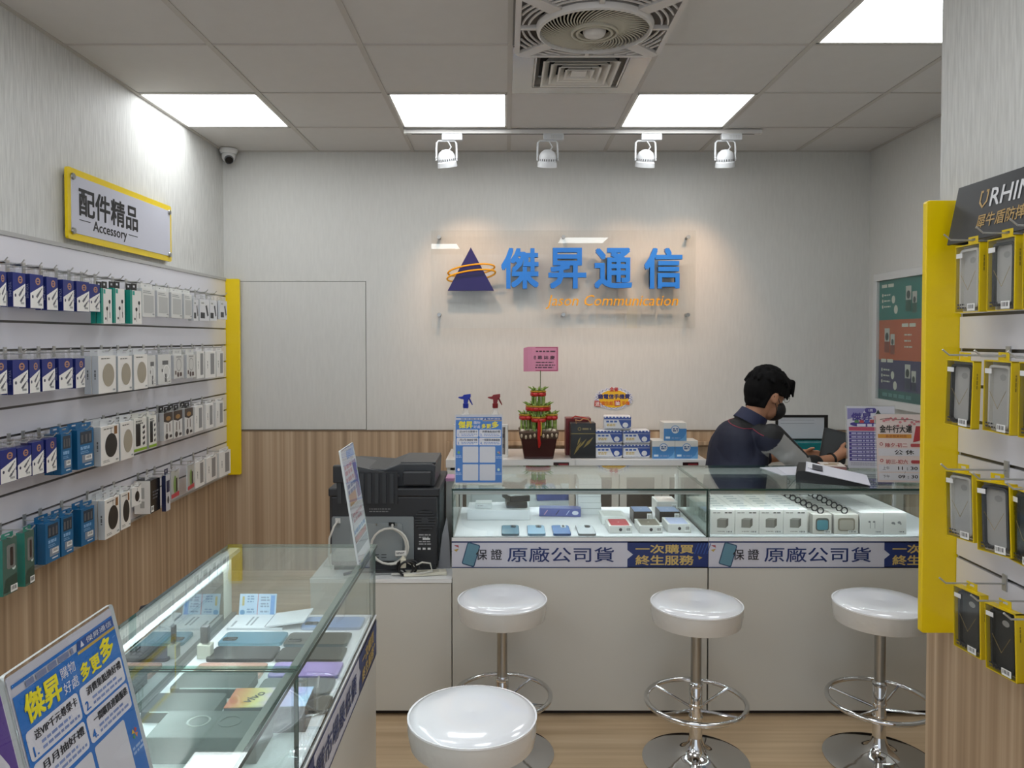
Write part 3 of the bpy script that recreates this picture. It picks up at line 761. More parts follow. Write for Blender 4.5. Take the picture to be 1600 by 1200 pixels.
CARD = M('#f0eee9', .35); CARDG = M('#cfd2d4', .4)
def pk_body(name, w, h, t, m, m2=None):
    g = G().box(-w / 2, w / 2, 0, t, -h, 0)
    if m2: g.m = [0, 0, 0, 1, 0, 1]
    return g.build(name, [m, m2] if m2 else m)
def tabp(o, w, h, mat, t=.0006, y=.008, z=0.):
    g = G(); g.box(-w / 2, w / 2, y, y + t, z, z + h * .45).box(-w / 2, -w * .22, y, y + t, z + h * .45, z + h * .75).box(w * .22, w / 2, y, y + t, z + h * .45, z + h * .75).box(-w / 2, w / 2, y, y + t, z + h * .75, z + h)
    return g.build('hang_tab', mat, o)
def pack_cable():
    w, h, t = .07, .118, .019; o = pk_body('cable_box', w, h, t, M('#1d2c7a', .35), M('#182466', .35))
    G().flat([(-w / 2 + .001, -h + .001), (w / 2 - .001, -h + .001), (w / 2 - .001, -h * .30), (-w / 2 + .001, -h * .56)], -.0005).build('white_print', CARD, o)
    G().ring(.006, -h * .2, .0075, .013, -.0006).rect(-.003, .015, -h * .2 - .0015, -h * .2 + .0015, -.0006).build('ring_logo', M('#b98a6c', .4), o)
    p = G()
    for cx, cz, s in ((.010, -h * .56, 1.5), (.014, -h * .76, 1.15)):
        for dx, ww, ll in ((-.006, .009, .012), (.004, .0065, .012), (.012, .0035, .012)):
            a = radians(48); u = (cos(a), sin(a)); v = (-sin(a), cos(a))
            q = [(min(.0335, cx + (dx + i * ll / 2) * u[0] * s + j * ww / 2 * v[0]), (cz + (dx + i * ll / 2) * u[1] * s + j * ww / 2 * v[1])) for i, j in ((-1, -1), (1, -1), (1, 1), (-1, 1))]
            p.flat(q, -.0007)
    p.build('plug_picture', M('#6b6c72', .4), o)
    G().ell(-.022, -h * .66, .0045, .006, -.0007, 0, 12).build('badge', M('#3b3f55', .4), o)
    barcode(.004, .03, -h + .006, -h + .02, o, -.0007)
    G().rect(.031, .0348, -h * .68, -h * .58, -.0008).build('corner_mark', M('#242c77', .4), o)
    s = text('YOUMIS', 0, 0, .009, M('#aeb4d8', .4), o, w=.05, y=-.0004, name='side_lettering'); s.rotation_euler = (0, radians(90), radians(-90)); s.location = (-w / 2 - .0003, t / 2, -h * .5)
    tabp(o, w, .034, PLASTIC); return o, w, h, t
def pack_ear():
    w, h, t = .10, .15, .02; o = pk_body('earphone_pack', w, h, t, CARD, M('#0f9181', .35))
    G().rect(-w / 2, -w * .33, -h, 0, -.0005).build('green_edge', M('#0f9181', .35), o)
    G().rect(-.03, -.012, -.022, -.004, -.0006).build('green_square', M('#2aa394', .4), o)
    e = G()
    for cx, cz in ((.002, -.085), (.026, -.055)):
        e.ell(cx, cz, .009, .009, -.0006, 0, 16); e.rect(cx - .001, cx + .001, cz - .055, cz, -.0006)
    e.rect(.026, .031, -.125, -.10, -.0006).ell(-.012, -.128, .006, .006, -.0006, 0, 12)
    e.build('earbud_picture', BLACK, o)
    tabp(o, .045, .03, BLACK, .002); return o, w, h, t
def pack_flat():
    w, h, t = .12, .128, .012; o = pk_body('accessory_card', w, h, t, M('#e2e2de', .35), CARDG)
    bars(-.05, .03, [-.012, -.02], .003, M('#85888a', .5), o, -.0006)
    G().rect(-.045, .05, -.11, -.03, -.0006).build('grey_panel', M('#bfc0bd', .4), o)
    barcode(.03, .055, -h + .004, -h + .02, o); tabp(o, w * .9, .022, M('#e3e3e0', .4), .001); return o, w, h, t
def pack_tag():
    w, h, t = .095, .113, .012; o = pk_body('small_blister_pack', w, h, t, M('#e4e4e6', .3), CARDG)
    G().rect(-.04, .002, -h + .012, -h * .62, -.0006).build('black_block', M('#2c2c2e', .4), o)
    a = G().flat([(.008, -h * .3), (.024, -h * .25), (.04, -h * .75), (.026, -h * .8)], -.0006).build('gadget_picture', M('#39393c', .4), o)
    barcode(-.04, .0, -.03, -.012, o); tabp(o, w * .7, .022, PLASTIC); return o, w, h, t
def pack_charger(col, black):
    w, h, t = .13, .16, .027; o = pk_body('wireless_charger_box', w, h, t, M('#efece6', .35), M('#bcc1c4', .4))
    G().ell(.008, -h * .52, .044, .05, -.0006).build('charger_picture', M(col, .4), o)
    bars(-.045, .04, [-.012], .005, M('#7c7a74', .5), o, -.0006)
    if black:
        G().rect(.006, .009, -h * .24, -h * .1, -.0006).build('cord_picture', M(col, .4), o)
        G().rect(.03, .052, -.04, -.006, -.0007).build('brown_tag', M('#8a6034', .4), o)
        bars(-.05, .0, [-h + .018, -h + .012], .003, M('#8c8a84', .5), o, -.0006)
    barcode(.035, .06, -h + .005, -h + .018, o)
    s = bars(-.02, .02, [0], .006, M('#5d5f61', .5), o, 0, 'side_print'); s.rotation_euler = (0, radians(90), radians(-90)); s.location = (-w / 2 - .0004, t / 2, -h * .5)
    tabp(o, w * .85, .026, M('#d5d8da', .3), .001); return o, w, h, t
def pack_cord():
    w, h, t = .11, .145, .022; o = pk_body('charging_cord_pack', w, h, t, M('#dcdcd8', .25), CARDG)
    G().rect(-.02, .03, -.05, -.03, -.0006).rect(-.026, -.016, -.085, -.07, -.0006).rect(.0, .016, -h + .01, -h + .05, -.0006).build('plug_picture', M('#6a6a6a', .4), o)
    G().ring(.014, -.085, .022, .026, -.0006, k=1.3).build('cord_loop', M('#eeeeea', .4), o)
    barcode(.025, .05, -h + .004, -h + .018, o); tabp(o, w * .8, .024, PLASTIC); return o, w, h, t
def pack_icon():
    w, h, t = .115, .12, .016; o = pk_body('clear_adapter_pack', w, h, t, M('#d9d8d4', .2), CARDG)
    p = G().ring(.0, -.05, .026, .03, -.0006, k=1.1).rect(-.03, .03, -.012, -.006, -.0006)
    p.build('ring_picture', M('#8b8b88', .4), o)
    G().rect(-.045, -.03, -h + .02, -h + .04, -.0006).ell(-.01, -h + .02, .012, .014, -.0006, 0, 12).rect(.01, .035, -h + .01, -h + .03, -.0006).build('icon_print', M('#4f3a34', .4), o)
    tabp(o, w * .9, .03, M('#dadad6', .3), .001); return o, w, h, t
def pack_bank():
    w, h, t = .13, .148, .02; o = pk_body('power_bank_box', w, h, t, M('#efede9', .3), M('#dcdbd7', .35))
    G().rect(.0, .048, -h + .018, -.012, -.0006).build('grey_window', M('#8f8f8f', .3), o)
    s = bars(-.02, .02, [0], .006, M('#606060', .5), o, 0, 'side_print', 0); s.rotation_euler = (0, radians(90), 0); s.location = (-.035, -.0006, -h * .5)
    tabp(o, w * .8, .02, M('#dddddd', .3), .001); return o, w, h, t
def pack_blue():
    w, h, t = .09, .157, .03; o = pk_body('blue_charger_box', w, h, t, M('#1a6494', .3), M('#10527c', .3))
    G().rect(-.03, .034, -h * .38, -.01, -.0006).build('dark_window', M('#35424f', .2), o)
    for x in (-.018, .004, .024): G().rect(x - .006, x + .004, -h * .34, -.022, -.0009).build('plug_picture', M('#5b5c60', .4), o)
    bars(-.028, .032, [-h * .46, -h * .5], .006, M('#8db6dc', .4), o, -.0006, 'headline')
    bars(-.028, .02, [-h * .57, -h * .61], .003, M('#8db6dc', .4), o, -.0006)
    G().rect(-.02, .036, -h * .86, -h * .66, -.0006).build('grey_print', M('#8b93a0', .4), o)
    barcode(-.004, .034, -h * .8, -h * .68, o, -.0008)
    G().rect(-.006, .03, -h * .93, -h * .9, -.0007).build('white_print', M('#d5dde6', .4), o)
    tabp(o, w * .9, .024, M('#1a6494', .3), .001); return o, w, h, t
def pack_mount():
    w, h, t = .115, .16, .024; o = pk_body('phone_holder_pack', w, h, t, M('#e9e8e0', .3), M('#bcbeb8', .35))
    G().prism(rrect(.04, .105, .006, 3, -.02, -h * .5), 'y', -.0012, 0).build('phone_picture', M('#16181c', .25), o)
    g = G()
    for k in range(4): g.flat([(.018, -.045 - k * .026), (.04, -.035 - k * .026), (.042, -.05 - k * .026), (.026, -.056 - k * .026)], -.0006)
    g.build('holder_picture', M('#2a2a2c', .4), o)
    G().rect(-w / 2, w / 2, -h + .003, -h + .016, -.0006).build('lime_stripe', M('#8cb22a', .4), o)
    bars(-.04, .03, [-.015, -.026], .006, M('#55564f', .4), o, -.0006); tabp(o, w, .02, M('#d6d5cd', .3), .001); return o, w, h, t
def pack_brown():
    w, h, t = .10, .146, .022; o = pk_body('car_charger_pack', w, h, t, M('#dddbd7', .25), M('#c4c5c6', .3))
    G().flat([(-w / 2, 0), (w / 2, 0), (w / 2, -.045), (0, -.056), (-w / 2, -.045)], -.0006).build('brown_header', M('#3d2c22', .35), o)
    G().ell(0, -.032, .026, .012, -.0009, 0, 18).build('gold_emblem', M('#a07a45', .35), o)
    G().rect(-.02, -.012, -.105, -.06, -.0006).rect(.012, .02, -.105, -.06, -.0006).build('cord_picture', M('#6f6058', .4), o)
    G().ell(-.018, -h + .02, .016, .016, -.0006, 0, 18).rect(.012, .04, -h + .01, -h + .024, -.0006).build('plug_picture', M('#40393a', .4), o)
    tabp(o, .05, .03, BLACK, .002); return o, w, h, t
def pack_green():
    w, h, t = .062, .21, .03; o = pk_body('green_mobile_light_pack', w, h, t, M('#4d6a60', .2), M('#2f7f70', .3))
    G().prism(rrect(.036, .09, .008, 3, .004, -.07), 'y', -.001, 0).build('window', M('#7c7f7c', .25), o)
    G().prism(rrect(.012, .07, .004, 3, .006, -.07), 'y', -.002, -.001).build('device', M('#3c302c', .35), o)
    G().ell(.016, -.115, .008, .009, -.0006, 0, 16).build('white_badge', M('#c9d8d2', .4), o)
    G().flat([(-.03, -.2), (.03, -.2), (.03, -.14), (-.02, -.15)], -.0006).build('dark_print', M('#33493f', .4), o)
    barcode(.0, .03, -h + .004, -h + .03, o); tabp(o, .05, .02, M('#3e8a78', .25), .001); return o, w, h, t
def pack_puck():
    w, h, t = .086, .095, .014; o = pk_body('small_charger_pack', w, h, t, M('#efeeea', .3), M('#d6d6d3', .35))
    G().ell(.005, -.05, .02, .026, -.0006).build('puck_picture', M('#1b1b1c', .4), o)
    G().rect(.004, .006, -.028, -.008, -.0006).build('cord_picture', M('#1b1b1c', .4), o)
    barcode(.012, .034, -.088, -.074, o); tabp(o, w * .8, .016, M('#dddcd8', .3), .001); return o, w, h, t
def pack_promo():
    w, h, t = .11, .16, .075; o = pk_body('headset_box', w, h, t, M('#151517', .25), M('#eeece6', .3))
    bars(-.03, .04, [-.06, -.075, -.09], .008, M('#55565a', .4), o, -.0006)
    s = bars(-.055, .055, [0], .02, M('#b4b4ae', .4), o, -.0005, 'side_print', 0); s.rotation_euler = (0, radians(90), radians(-90)); s.location = (-w / 2 - .0003, t / 2, -h * .55)
    barcode(-.05, -.02, -h + .005, -h + .035, o); tabp(o, .08, .025, M('#dedede', .3), .001, .03); return o, w, h, t
def pack_navy():
    w, h, t = .055, .185, .02; o = pk_body('navy_cable_pack', w, h, t, M('#c9cad0', .3), M('#232a4f', .3))
    G().rect(-.02, .02, -.09, -.03, -.0006).build('navy_print', M('#232a4f', .4), o); G().ell(0, -.13, .012, .02, -.0006, 0, 16).build('plug_picture', M('#444', .4) if False else M('#444448', .4), o)
    tabp(o, .04, .03, M('#232a4f', .3), .002); return o, w, h, t
def pack_red():
    w, h, t = .085, .15, .008; o = pk_body('bike_mount_pack', w, h, t, M('#b9bab4', .2), CARDG)
    G().ell(.0, -.08, .018, .05, -.0006).build('leaf_picture', M('#7d9a56', .4), o)
    G().rect(.008, .024, -.12, -.045, -.0008).build('gadget_picture', M('#2a2426', .35), o)
    G().flat([(-w / 2, -h), (w / 2, -h + .006), (w / 2, -h + .03), (-w / 2, -h + .022)], -.0007).build('red_band', M('#c2454e', .4), o)
    tabp(o, .05, .02, PLASTIC); return o, w, h, t
KIND = {'cable': (pack_cable, 'blue and white cable box', 2), 'ear': (pack_ear, 'green and white earphone pack', 2), 'flat': (pack_flat, 'pale grey card pack', 2),
        'tag': (pack_tag, 'small pale blister pack', 2), 'charger_tan': (lambda: pack_charger('#a89f8c', False), 'white box picturing beige disc', 2),
        'charger_black': (lambda: pack_charger('#2c2b2a', True), 'white box picturing black disc', 3), 'cordpack': (pack_cord, 'pale charging cord pack', 2), 'icon': (pack_icon, 'clear pack with brown icons', 2),
        'bank': (pack_bank, 'white box with grey window', 1), 'blue': (pack_blue, 'bright blue charger box', 2), 'mount': (pack_mount, 'phone holder pack, lime stripe', 2),
        'brown': (pack_brown, 'clear pack with brown header', 2), 'green': (pack_green, 'tall dark green pack', 1), 'puck': (pack_puck, 'small white puck pack', 1),
        'promo': (pack_promo, 'thick white and black box', 1), 'navy': (pack_navy, 'narrow navy and white pack', 1), 'red': (pack_red, 'thin clear pack, red band', 1)}
ROWS = {
 1: [('cable', 2.506, 2.548, 1.705, 1.591), ('cable', 2.583, 2.646, 1.708, 1.591), ('cable', 2.677, 2.75, 1.71, 1.59), ('cable', 2.77, 2.838, 1.708, 1.587), ('cable', 2.871, 2.947, 1.705, 1.588), ('cable', 2.967, 3.05, 1.707, 1.589), ('cable', 3.058, 3.132, 1.703, 1.592), ('ear', 3.141, 3.232, 1.691, 1.545), ('ear', 3.241, 3.341, 1.698, 1.549), ('ear', 3.39, 3.487, 1.699, 1.549), ('flat', 3.497, 3.621, 1.715, 1.584), ('flat', 3.651, 3.772, 1.713, 1.589), ('flat', 3.796, 3.936, 1.713, 1.587), ('flat', 3.947, 4.056, 1.714, 1.587), ('tag', 4.067, 4.14, 1.692, 1.579), ('tag', 4.16, 4.283, 1.698, 1.582), ('tag', 4.304, 4.396, 1.701, 1.585), ('tag', 4.448, 4.568, 1.705, 1.596)],
 2: [('cable', 2.47, 2.547, 1.414, 1.3), ('cable', 2.576, 2.653, 1.411, 1.293), ('cable', 2.66, 2.725, 1.409, 1.292), ('cable', 2.74, 2.814, 1.409, 1.293), ('cable', 2.841, 2.931, 1.409, 1.295), ('cable', 2.95, 3.02, 1.406, 1.291), ('charger_tan', 3.115, 3.252, 1.412, 1.257), ('charger_tan', 3.272, 3.396, 1.408, 1.255), ('charger_tan', 3.412, 3.542, 1.411, 1.254), ('cordpack', 3.549, 3.625, 1.405, 1.258), ('cordpack', 3.657, 3.785, 1.406, 1.262), ('icon', 3.825, 3.944, 1.399, 1.282), ('icon', 3.978, 4.09, 1.399, 1.277), ('bank', 4.102, 4.211, 1.414, 1.268), ('bank', 4.233, 4.369, 1.411, 1.264), ('bank', 4.382, 4.508, 1.409, 1.264)],
 3: [('cable', 2.504, 2.586, 1.114, 1.003), ('cable', 2.593, 2.667, 1.11, 1.005), ('cable', 2.673, 2.739, 1.118, 1.002), ('cable', 2.752, 2.819, 1.119, 0.997), ('blue', 2.847, 2.914, 1.126, 0.973), ('blue', 2.958, 3.068, 1.127, 0.973), ('charger_black', 3.126, 3.271, 1.119, 0.958), ('charger_tan', 3.286, 3.401, 1.119, 0.956), ('mount', 3.409, 3.523, 1.123, 0.971), ('mount', 3.552, 3.626, 1.12, 0.971), ('brown', 3.705, 3.801, 1.12, 0.986), ('brown', 3.815, 3.913, 1.12, 0.982), ('brown', 3.948, 4.049, 1.12, 0.98), ('bank', 4.07, 4.195, 1.118, 0.982), ('bank', 4.217, 4.343, 1.118, 0.982), ('bank', 4.366, 4.501, 1.118, 0.976)],
 4: [('green', 2.507, 2.578, 0.816, 0.629), ('green', 2.621, 2.676, 0.813, 0.626), ('blue', 2.741, 2.831, 0.814, 0.667), ('blue', 2.844, 2.918, 0.814, 0.666), ('blue', 2.977, 3.066, 0.813, 0.668), ('charger_black', 3.143, 3.274, 0.812, 0.65), ('charger_black', 3.285, 3.365, 0.812, 0.655), ('puck', 3.381, 3.467, 0.818, 0.733), ('promo', 3.596, 3.707, 0.811, 0.655), ('navy', 3.718, 3.77, 0.815, 0.638), ('red', 3.783, 3.868, 0.822, 0.685), ('red', 3.973, 4.063, 0.82, 0.69), ('bank', 4.072, 4.206, 0.818, 0.68), ('bank', 4.219, 4.384, 0.818, 0.682), ('bank', 4.427, 4.587, 0.818, 0.675)]}
RNAME = {1: 'top row', 2: 'second row', 3: 'third row', 4: 'bottom row'}
RAILZ = {r: ZTOP - PIT * k for r, k in ((1, 1), (2, 4), (3, 7), (4, 10))}
proto = {}
rnd = random.Random(3)
for r, L in ROWS.items():
    n = len(L)
    for i, (k, y0, y1, zt, zb) in enumerate(L):
        fn, desc, cnt = KIND[k]; o_ = ORD[n - 1 - i]
        zh = RAILZ[r] - .012
        hook(SX, (y0 + y1) / 2, RAILZ[r], 1, .125, 'wire display hook, %s from the yellow panel, %s of accessory slatwall' % (o_, RNAME[r]), 'hooks of the accessory slatwall')
        for c in range(cnt):
            if k not in proto:
                root, w0, h0, t0 = fn(); proto[k] = (root, w0, h0, t0)
            else:
                src, w0, h0, t0 = proto[k]; root = copy_tree(src)
            xf = -1.660 if k != 'promo' else -1.68
            xf = xf - c * (t0 + .003)
            root.location = (xf, (y0 + y1) / 2 + rnd.uniform(-.002, .002), zt - .0)
            root.rotation_euler = (0, 0, pi / 2 + (radians(rnd.uniform(-3, 3)) if c == 0 else radians(rnd.uniform(-1, 1))))
            root.scale = ((y1 - y0) / w0, 1, (zt - zb) / h0)
            if cnt == 1: lb = '%s on %s hook from yellow panel, %s' % (desc, o_, RNAME[r])
            else: lb = '%s, %s on %s hook from yellow panel, %s' % (desc, ('front', 'behind front', 'rearmost')[c] if cnt == 3 else ('front', 'rear')[c], o_, RNAME[r])
            tag(root, lb, 'pack', {'cable': 'cable boxes on the slatwall', 'bank': 'window boxes on the slatwall'}.get(k, k.replace('_', ' ') + ' packs on the slatwall'))

# phone case packs on the near wall
YB_ = M('#d9bd08', .3); BUMP_W = M('#d9d6cc', .35); BUMP_B = M('#222326', .35); BUMP_G = M('#55575a', .3)
def case_pack(style):
    w, h, t = .103, .172, .021
    o = bpy.data.objects.new('phone_case_pack', None); COL.objects.link(o)
    g = G()
    for a in ((-w / 2, -w / 2 + .0018, -h, 0), (w / 2 - .004, w / 2, -h, 0)): g.box(a[0], a[1], 0, t, a[2], a[3])
    g.box(-w / 2, w / 2, 0, t, -.003, 0).box(-w / 2, w / 2, 0, t, -h, -h + .0018).box(-w / 2 + .004, w / 2 - .004, t - .002, t, -h + .004, -.004, 1)
    g.build('box_frame', [YB_, M('#b7b6b0', .4) if style != 'dark' else M('#3d3e40', .4)], o)
    G().box(-w / 2 + .004, w / 2 - .004, .0006, .0012, -h + .004, -.004).build('clear_window', PLASTIC, o)
    m = {'white': BUMP_W, 'black': BUMP_B, 'grey': BUMP_G, 'dark': BUMP_B}[style]
    g = G(); A = rrect(.078, .15, .012, 4, 0, -h / 2); B = rrect(.066, .138, .008, 4, 0, -h / 2); n = len(A)
    vs_ = [(p[0], y, p[1]) for y, P_ in ((.004, A), (.013, A), (.004, B), (.013, B)) for p in P_]
    fs = []
    for i in range(n):
        k = (i + 1) % n
        fs += [(i, n + i, n + k, k), (2 * n + i, 2 * n + k, 3 * n + k, 3 * n + i), (i, k, 2 * n + k, 2 * n + i), (n + i, 3 * n + i, 3 * n + k, n + k)]
    g.add(vs_, fs).build('bumper_case', m, o)
    G().prism(rrect(.066, .138, .008, 3, 0, -h / 2), 'y', .0125, .0155).build('case_back', M('#c3c2be', .3) if style != 'dark' else M('#2d2e30', .4), o)
    G().ell(.004, -.04, .012, .008, .0118, 0, 16).build('lens_cutout', M('#a9a8a4', .4), o)
    G().tube([(-.03, .002, -.075), (0, .002, -.115), (.03, .002, -.07)], .0006, 4).build('print_line', M('#b49a5a', .4), o)
    G().rect(-w / 2 + .004, -w / 2 + .03, -.032, -.02, -.0002).build('price_sticker', M('#e5e5e2', .4), o)
    barcode(.002, .034, -h + .004, -h + .022, o, -.0003)
    bars(-.04, .0, [-h + .02, -h + .012], .004, M('#3c3c3c', .4), o, -.0002)
    tabp(o, .04, .02, YB_, .001, .014)
    s = bars(-.02, .02, [0], .003, M('#8c7a10', .4), o, 0, 'side_print'); s.rotation_euler = (0, radians(90), radians(90)); s.location = (w / 2 + .0004, t / 2, -h * .3)
    return o
CASES = [  # (far y, top z, style, tilt about the wall normal, twist, label)
    (1.995, 1.722, 'white', 0, 0, 'yellow phone case pack, white bumper, directly below the shield logo'),
    (1.863, 1.722, 'black', 0, 0, 'yellow phone case pack, black bumper, top row, beside a white one'),
    (1.735, 1.722, 'black', 0, 0, 'yellow phone case pack in top row, at the picture edge'),
    (2.02, 1.428, 'black', 2, 5, 'yellow phone case pack, black bumper, second row next to yellow panel'),
    (1.869, 1.431, 'white', 1, 0, 'yellow phone case pack, white bumper, second row'),
    (1.742, 1.431, 'black', 0, 0, 'yellow phone case pack in second row, at the picture edge'),
    (2.02, 1.139, 'white', -3, 6, 'yellow phone case pack, white bumper, third row next to yellow panel'),
    (1.882, 1.139, 'grey', -3, 10, 'yellow phone case pack, grey bumper, third row, front of its hook'),
    (1.79, 1.136, 'dark', 0, -6, 'dark phone case pack in third row, behind the grey one'),
    (1.70, 1.139, 'grey', 0, 0, 'yellow phone case pack in third row, at the picture edge'),
    (1.978, .846, 'dark', -2, 4, 'dark phone case pack, bottom row next to yellow panel'),
    (1.848, .846, 'dark', -3, 4, 'dark phone case pack, bottom row, second from yellow panel'),
    (1.70, .846, 'dark', 0, 0, 'dark phone case pack, bottom row, at the picture edge')]
cproto = {}
for (yf, zt, stl, tl, tw, lb) in CASES:
    if stl in cproto: o = copy_tree(cproto[stl])
    else: o = case_pack(stl); cproto[stl] = o
    dxx = .012 if 'behind' in lb else 0
    o.location = (1.17 + dxx, yf - .0515, zt); o.rotation_euler = (0, radians(tl), -pi / 2 + radians(tw))
    o.scale = (1, 1, .158 / .172) if zt < 1 else (1, 1, 1)
    tag(o, lb, 'phone case', 'phone case packs on the near slatwall')
for r, zz in enumerate((1.743, 1.452, 1.160, .868)):
    for q, yy in enumerate((1.943, 1.811, 1.69)):
        hook(RX, yy, zz, -1, .17, 'wire display hook, %s from large yellow panel, %s of phone cases' % (ORD[q], ('top row', 'second row', 'third row', 'bottom row')[r]), 'hooks of the phone case slatwall')

# ================================================================== PRINTER
PB = M('#26272a', .42); PB2 = M('#343639', .38); PG = M('#7d8385', .45, .1)
pr = thing('printer', 'black multifunction office printer seen from its back', 'printer', (-.49, 3.07, .546))
G().box(-.215, .215, .0, .40, .02, .30).build('body', PB, pr, bevel=.006)
G().box(-.205, .205, .01, .39, 0, .022).build('base', DGREY, pr)
G().box(-.225, -.215, .02, .39, .1, .33).build('side_cover', PB2, pr, bevel=.003)
G().box(.215, .222, .03, .39, .03, .30).build('side_cover', PB2, pr, bevel=.002)
G().box(-.225, .225, -.004, .41, .30, .335).build('scanner_bed', PB, pr, bevel=.006)
G().prism([(-.19, .335), (.20, .335), (.205, .42), (.19, .428), (.06, .428), (.0, .405), (-.16, .415)], 'y', .03, .33).build('document_feeder', PB2, pr, bevel=.004)
G().box(.075, .19, .0, .05, .345, .40).build('feeder_hinge', PB, pr, bevel=.005)
G().box(.06, .205, .05, .31, .425, .432).build('feeder_lid', M('#3a3b3d', .35), pr, bevel=.003)
tr = G().prism([(-.18, .395), (.06, .375), (.06, .383), (-.18, .432)], 'y', .02, .24).build('paper_tray', M('#4a4b4d', .35), pr)
lw = G().box(-.19, .055, -.006, .0, .27, .40)
lw.build('ribbed_back', PB, pr)
for k in range(8): G().box(-.185 + k * .03, -.17 + k * .03, -.012, -.006, .275, .395).build('rib', PB2, pr)
G().box(-.20, -.14, -.03, .0, .36, .43).build('left_hinge', PB, pr, bevel=.004)
G().prism(rrect(.33, .18, .006, 3, -.045, .13), 'y', -.006, .0).build('metal_plate', PG, pr)
G().prism(rrect(.21, .15, .01, 3, -.03, .12), 'y', -.011, -.006).build('raised_plate', M('#868c8d', .45, .1), pr)
for x in (-.12, -.03, .05):
    for z in (.06, .19): G().lathe([(.004, -.014), (.004, -.011)], 10, (x, 0, z), axis='y').build('screw', STEEL, pr)
for k in range(4):
    G().box(-.10 + k * .03, -.08 + k * .03, -.0116, -.0108, .055, .058).build('louvre_slot', BLACK, pr)
    G().box(-.10 + k * .03, -.08 + k * .03, -.0116, -.0108, .066, .069).build('louvre_slot', BLACK, pr)
G().lathe([(.042, -.003), (.042, .004)], 28, (.165, 0, .205), axis='y').build('fan_vent', BLACK, pr)
for k in range(7):
    hw = math.sqrt(max(.0001, .043 ** 2 - (.033 - k * .011) ** 2)); G().box(.165 - hw, .165 + hw, -.006, -.003, .170 + k * .011, .176 + k * .011).build('vent_bar', PB2, pr)
G().lathe([(.014, -.0075), (.014, -.003)], 18, (.165, 0, .205), axis='y').build('fan_hub', PB2, pr)
bars(.14, .19, [.145, .135, .118, .108], .005, M('#9a9a9a', .5), pr, -.001, 'rating_label')
G().rect(.155, .185, .125, .132, -.0013).build('white_sticker', M('#d5d5d2', .5), pr)
g = G()
for k in range(3): g.rect(.135 + k * .02, .147 + k * .02, .085, .093, -.001)
g.build('warning_icons', M('#c9c9c6', .5), pr)
G().box(.02, .045, -.013, -.006, .185, .198).build('socket', BLACK, pr)
G().box(-.195, -.175, -.012, -.006, .195, .215).build('usb_socket', M('#c9c9c4', .4), pr)
bars(-.06, .03, [.25, .24], .004, M('#7b7b7b', .5), pr, -.001, 'port_label')

CW = M('#c9c6bd', .45)
cb = G(); pts = []
for i in range(30):
    a = radians(70 - i * 360 / 20); r = .072
    pts.append((-.47 + r * cos(a) + i * .0004, 3.035 - i * .0002, .655 + r * sin(a)))
cb.tube([(-.455, 3.058, .735), (-.452, 3.03, .73), (-.447, 3.028, .725)] + pts, .0048, 8)
tag(cb.build('power_cable', CW, smooth=True), 'white cable looped in a ring behind the printer', 'cable')
cb2 = G().tube([(-.675, 3.058, .75), (-.684, 3.03, .735), (-.70, 3.02, .69), (-.705, 3.03, .62), (-.70, 3.05, .56)], .004, 8)
tag(cb2.build('usb_cable', CW, smooth=True), 'white cable hanging from the printer edge behind the tilted sign', 'cable')
bk = G(); pts = []
for i in range(34):
    a = radians(i * 28); pts.append((-.37 + .03 * cos(a) - i * .001, 3.0 + .012 * sin(a * .5), .578 + .028 * sin(a)))
bk.tube(pts, .0045, 7)
tag(bk.build('black_cable', BLACK, smooth=True), 'coiled black cable on the low cabinet in front of the printer', 'cable')
b3 = G().tube([(-.64, 3.0, .552), (-.6, 3.03, .555), (-.5, 3.01, .56), (-.43, 3.03, .556), (-.4, 3.0, .552)], .006, 7)
tag(b3.build('black_cable', BLACK, smooth=True), 'black power cord lying along the printer foot', 'cable')
ps = thing('power_strip', 'cream power strip lying on the low cabinet', 'power strip', (-.32, 3.02, .546), radians(8))
G().box(-.085, .085, -.025, .025, 0, .012).build('strip_body', M('#d5d0be', .4), ps, bevel=.003)
for k in range(3): G().box(-.06 + k * .045, -.035 + k * .045, -.012, .012, .012, .014).build('socket', M('#b3ae9e', .5), ps)
wt = G().tube([(-.40, 3.02, .60), (-.36, 3.0, .585), (-.33, 3.0, .60), (-.30, 3.02, .59), (-.29, 3.0, .565), (-.33, 2.99, .56), (-.40, 2.995, .556), (-.45, 3.0, .553)], .0035, 7)
tag(wt.build('thin_white_cable', CW, smooth=True), 'thin white cable tangled above the power strip', 'cable')
wp = thing('cable_tag', 'white paper tag tied on the printer cable', 'tag', (-.415, 3.012, .635), radians(5))
G().box(-.022, .022, 0, .001, -.012, .008).build('paper', M('#dcdbd6', .5), wp); bars(-.018, .016, [0, -.004], .003, M('#555558', .5), wp, -.0006)
pl = thing('white_plug', 'cream plug adapter hanging on the printer cable', 'plug', (-.405, 3.005, .602), radians(10))
G().box(-.011, .011, -.009, .009, -.025, .012).build('plug_body', M('#d9d4c0', .4), pl, bevel=.003); G().box(-.005, .005, -.003, .003, .012, .022).build('plug_neck', M('#d9d4c0', .4), pl)
gp = thing('paper_sheet_stand', 'grey curled sheet leaning beside the printer', 'paper', (-.248, 3.10, .546))
G().prism([(-.028, 0), (.022, 0), (.02, .10), (.008, .21), (-.01, .14)], 'y', 0, .002).build('sheet', M('#8b8c90', .4), gp)

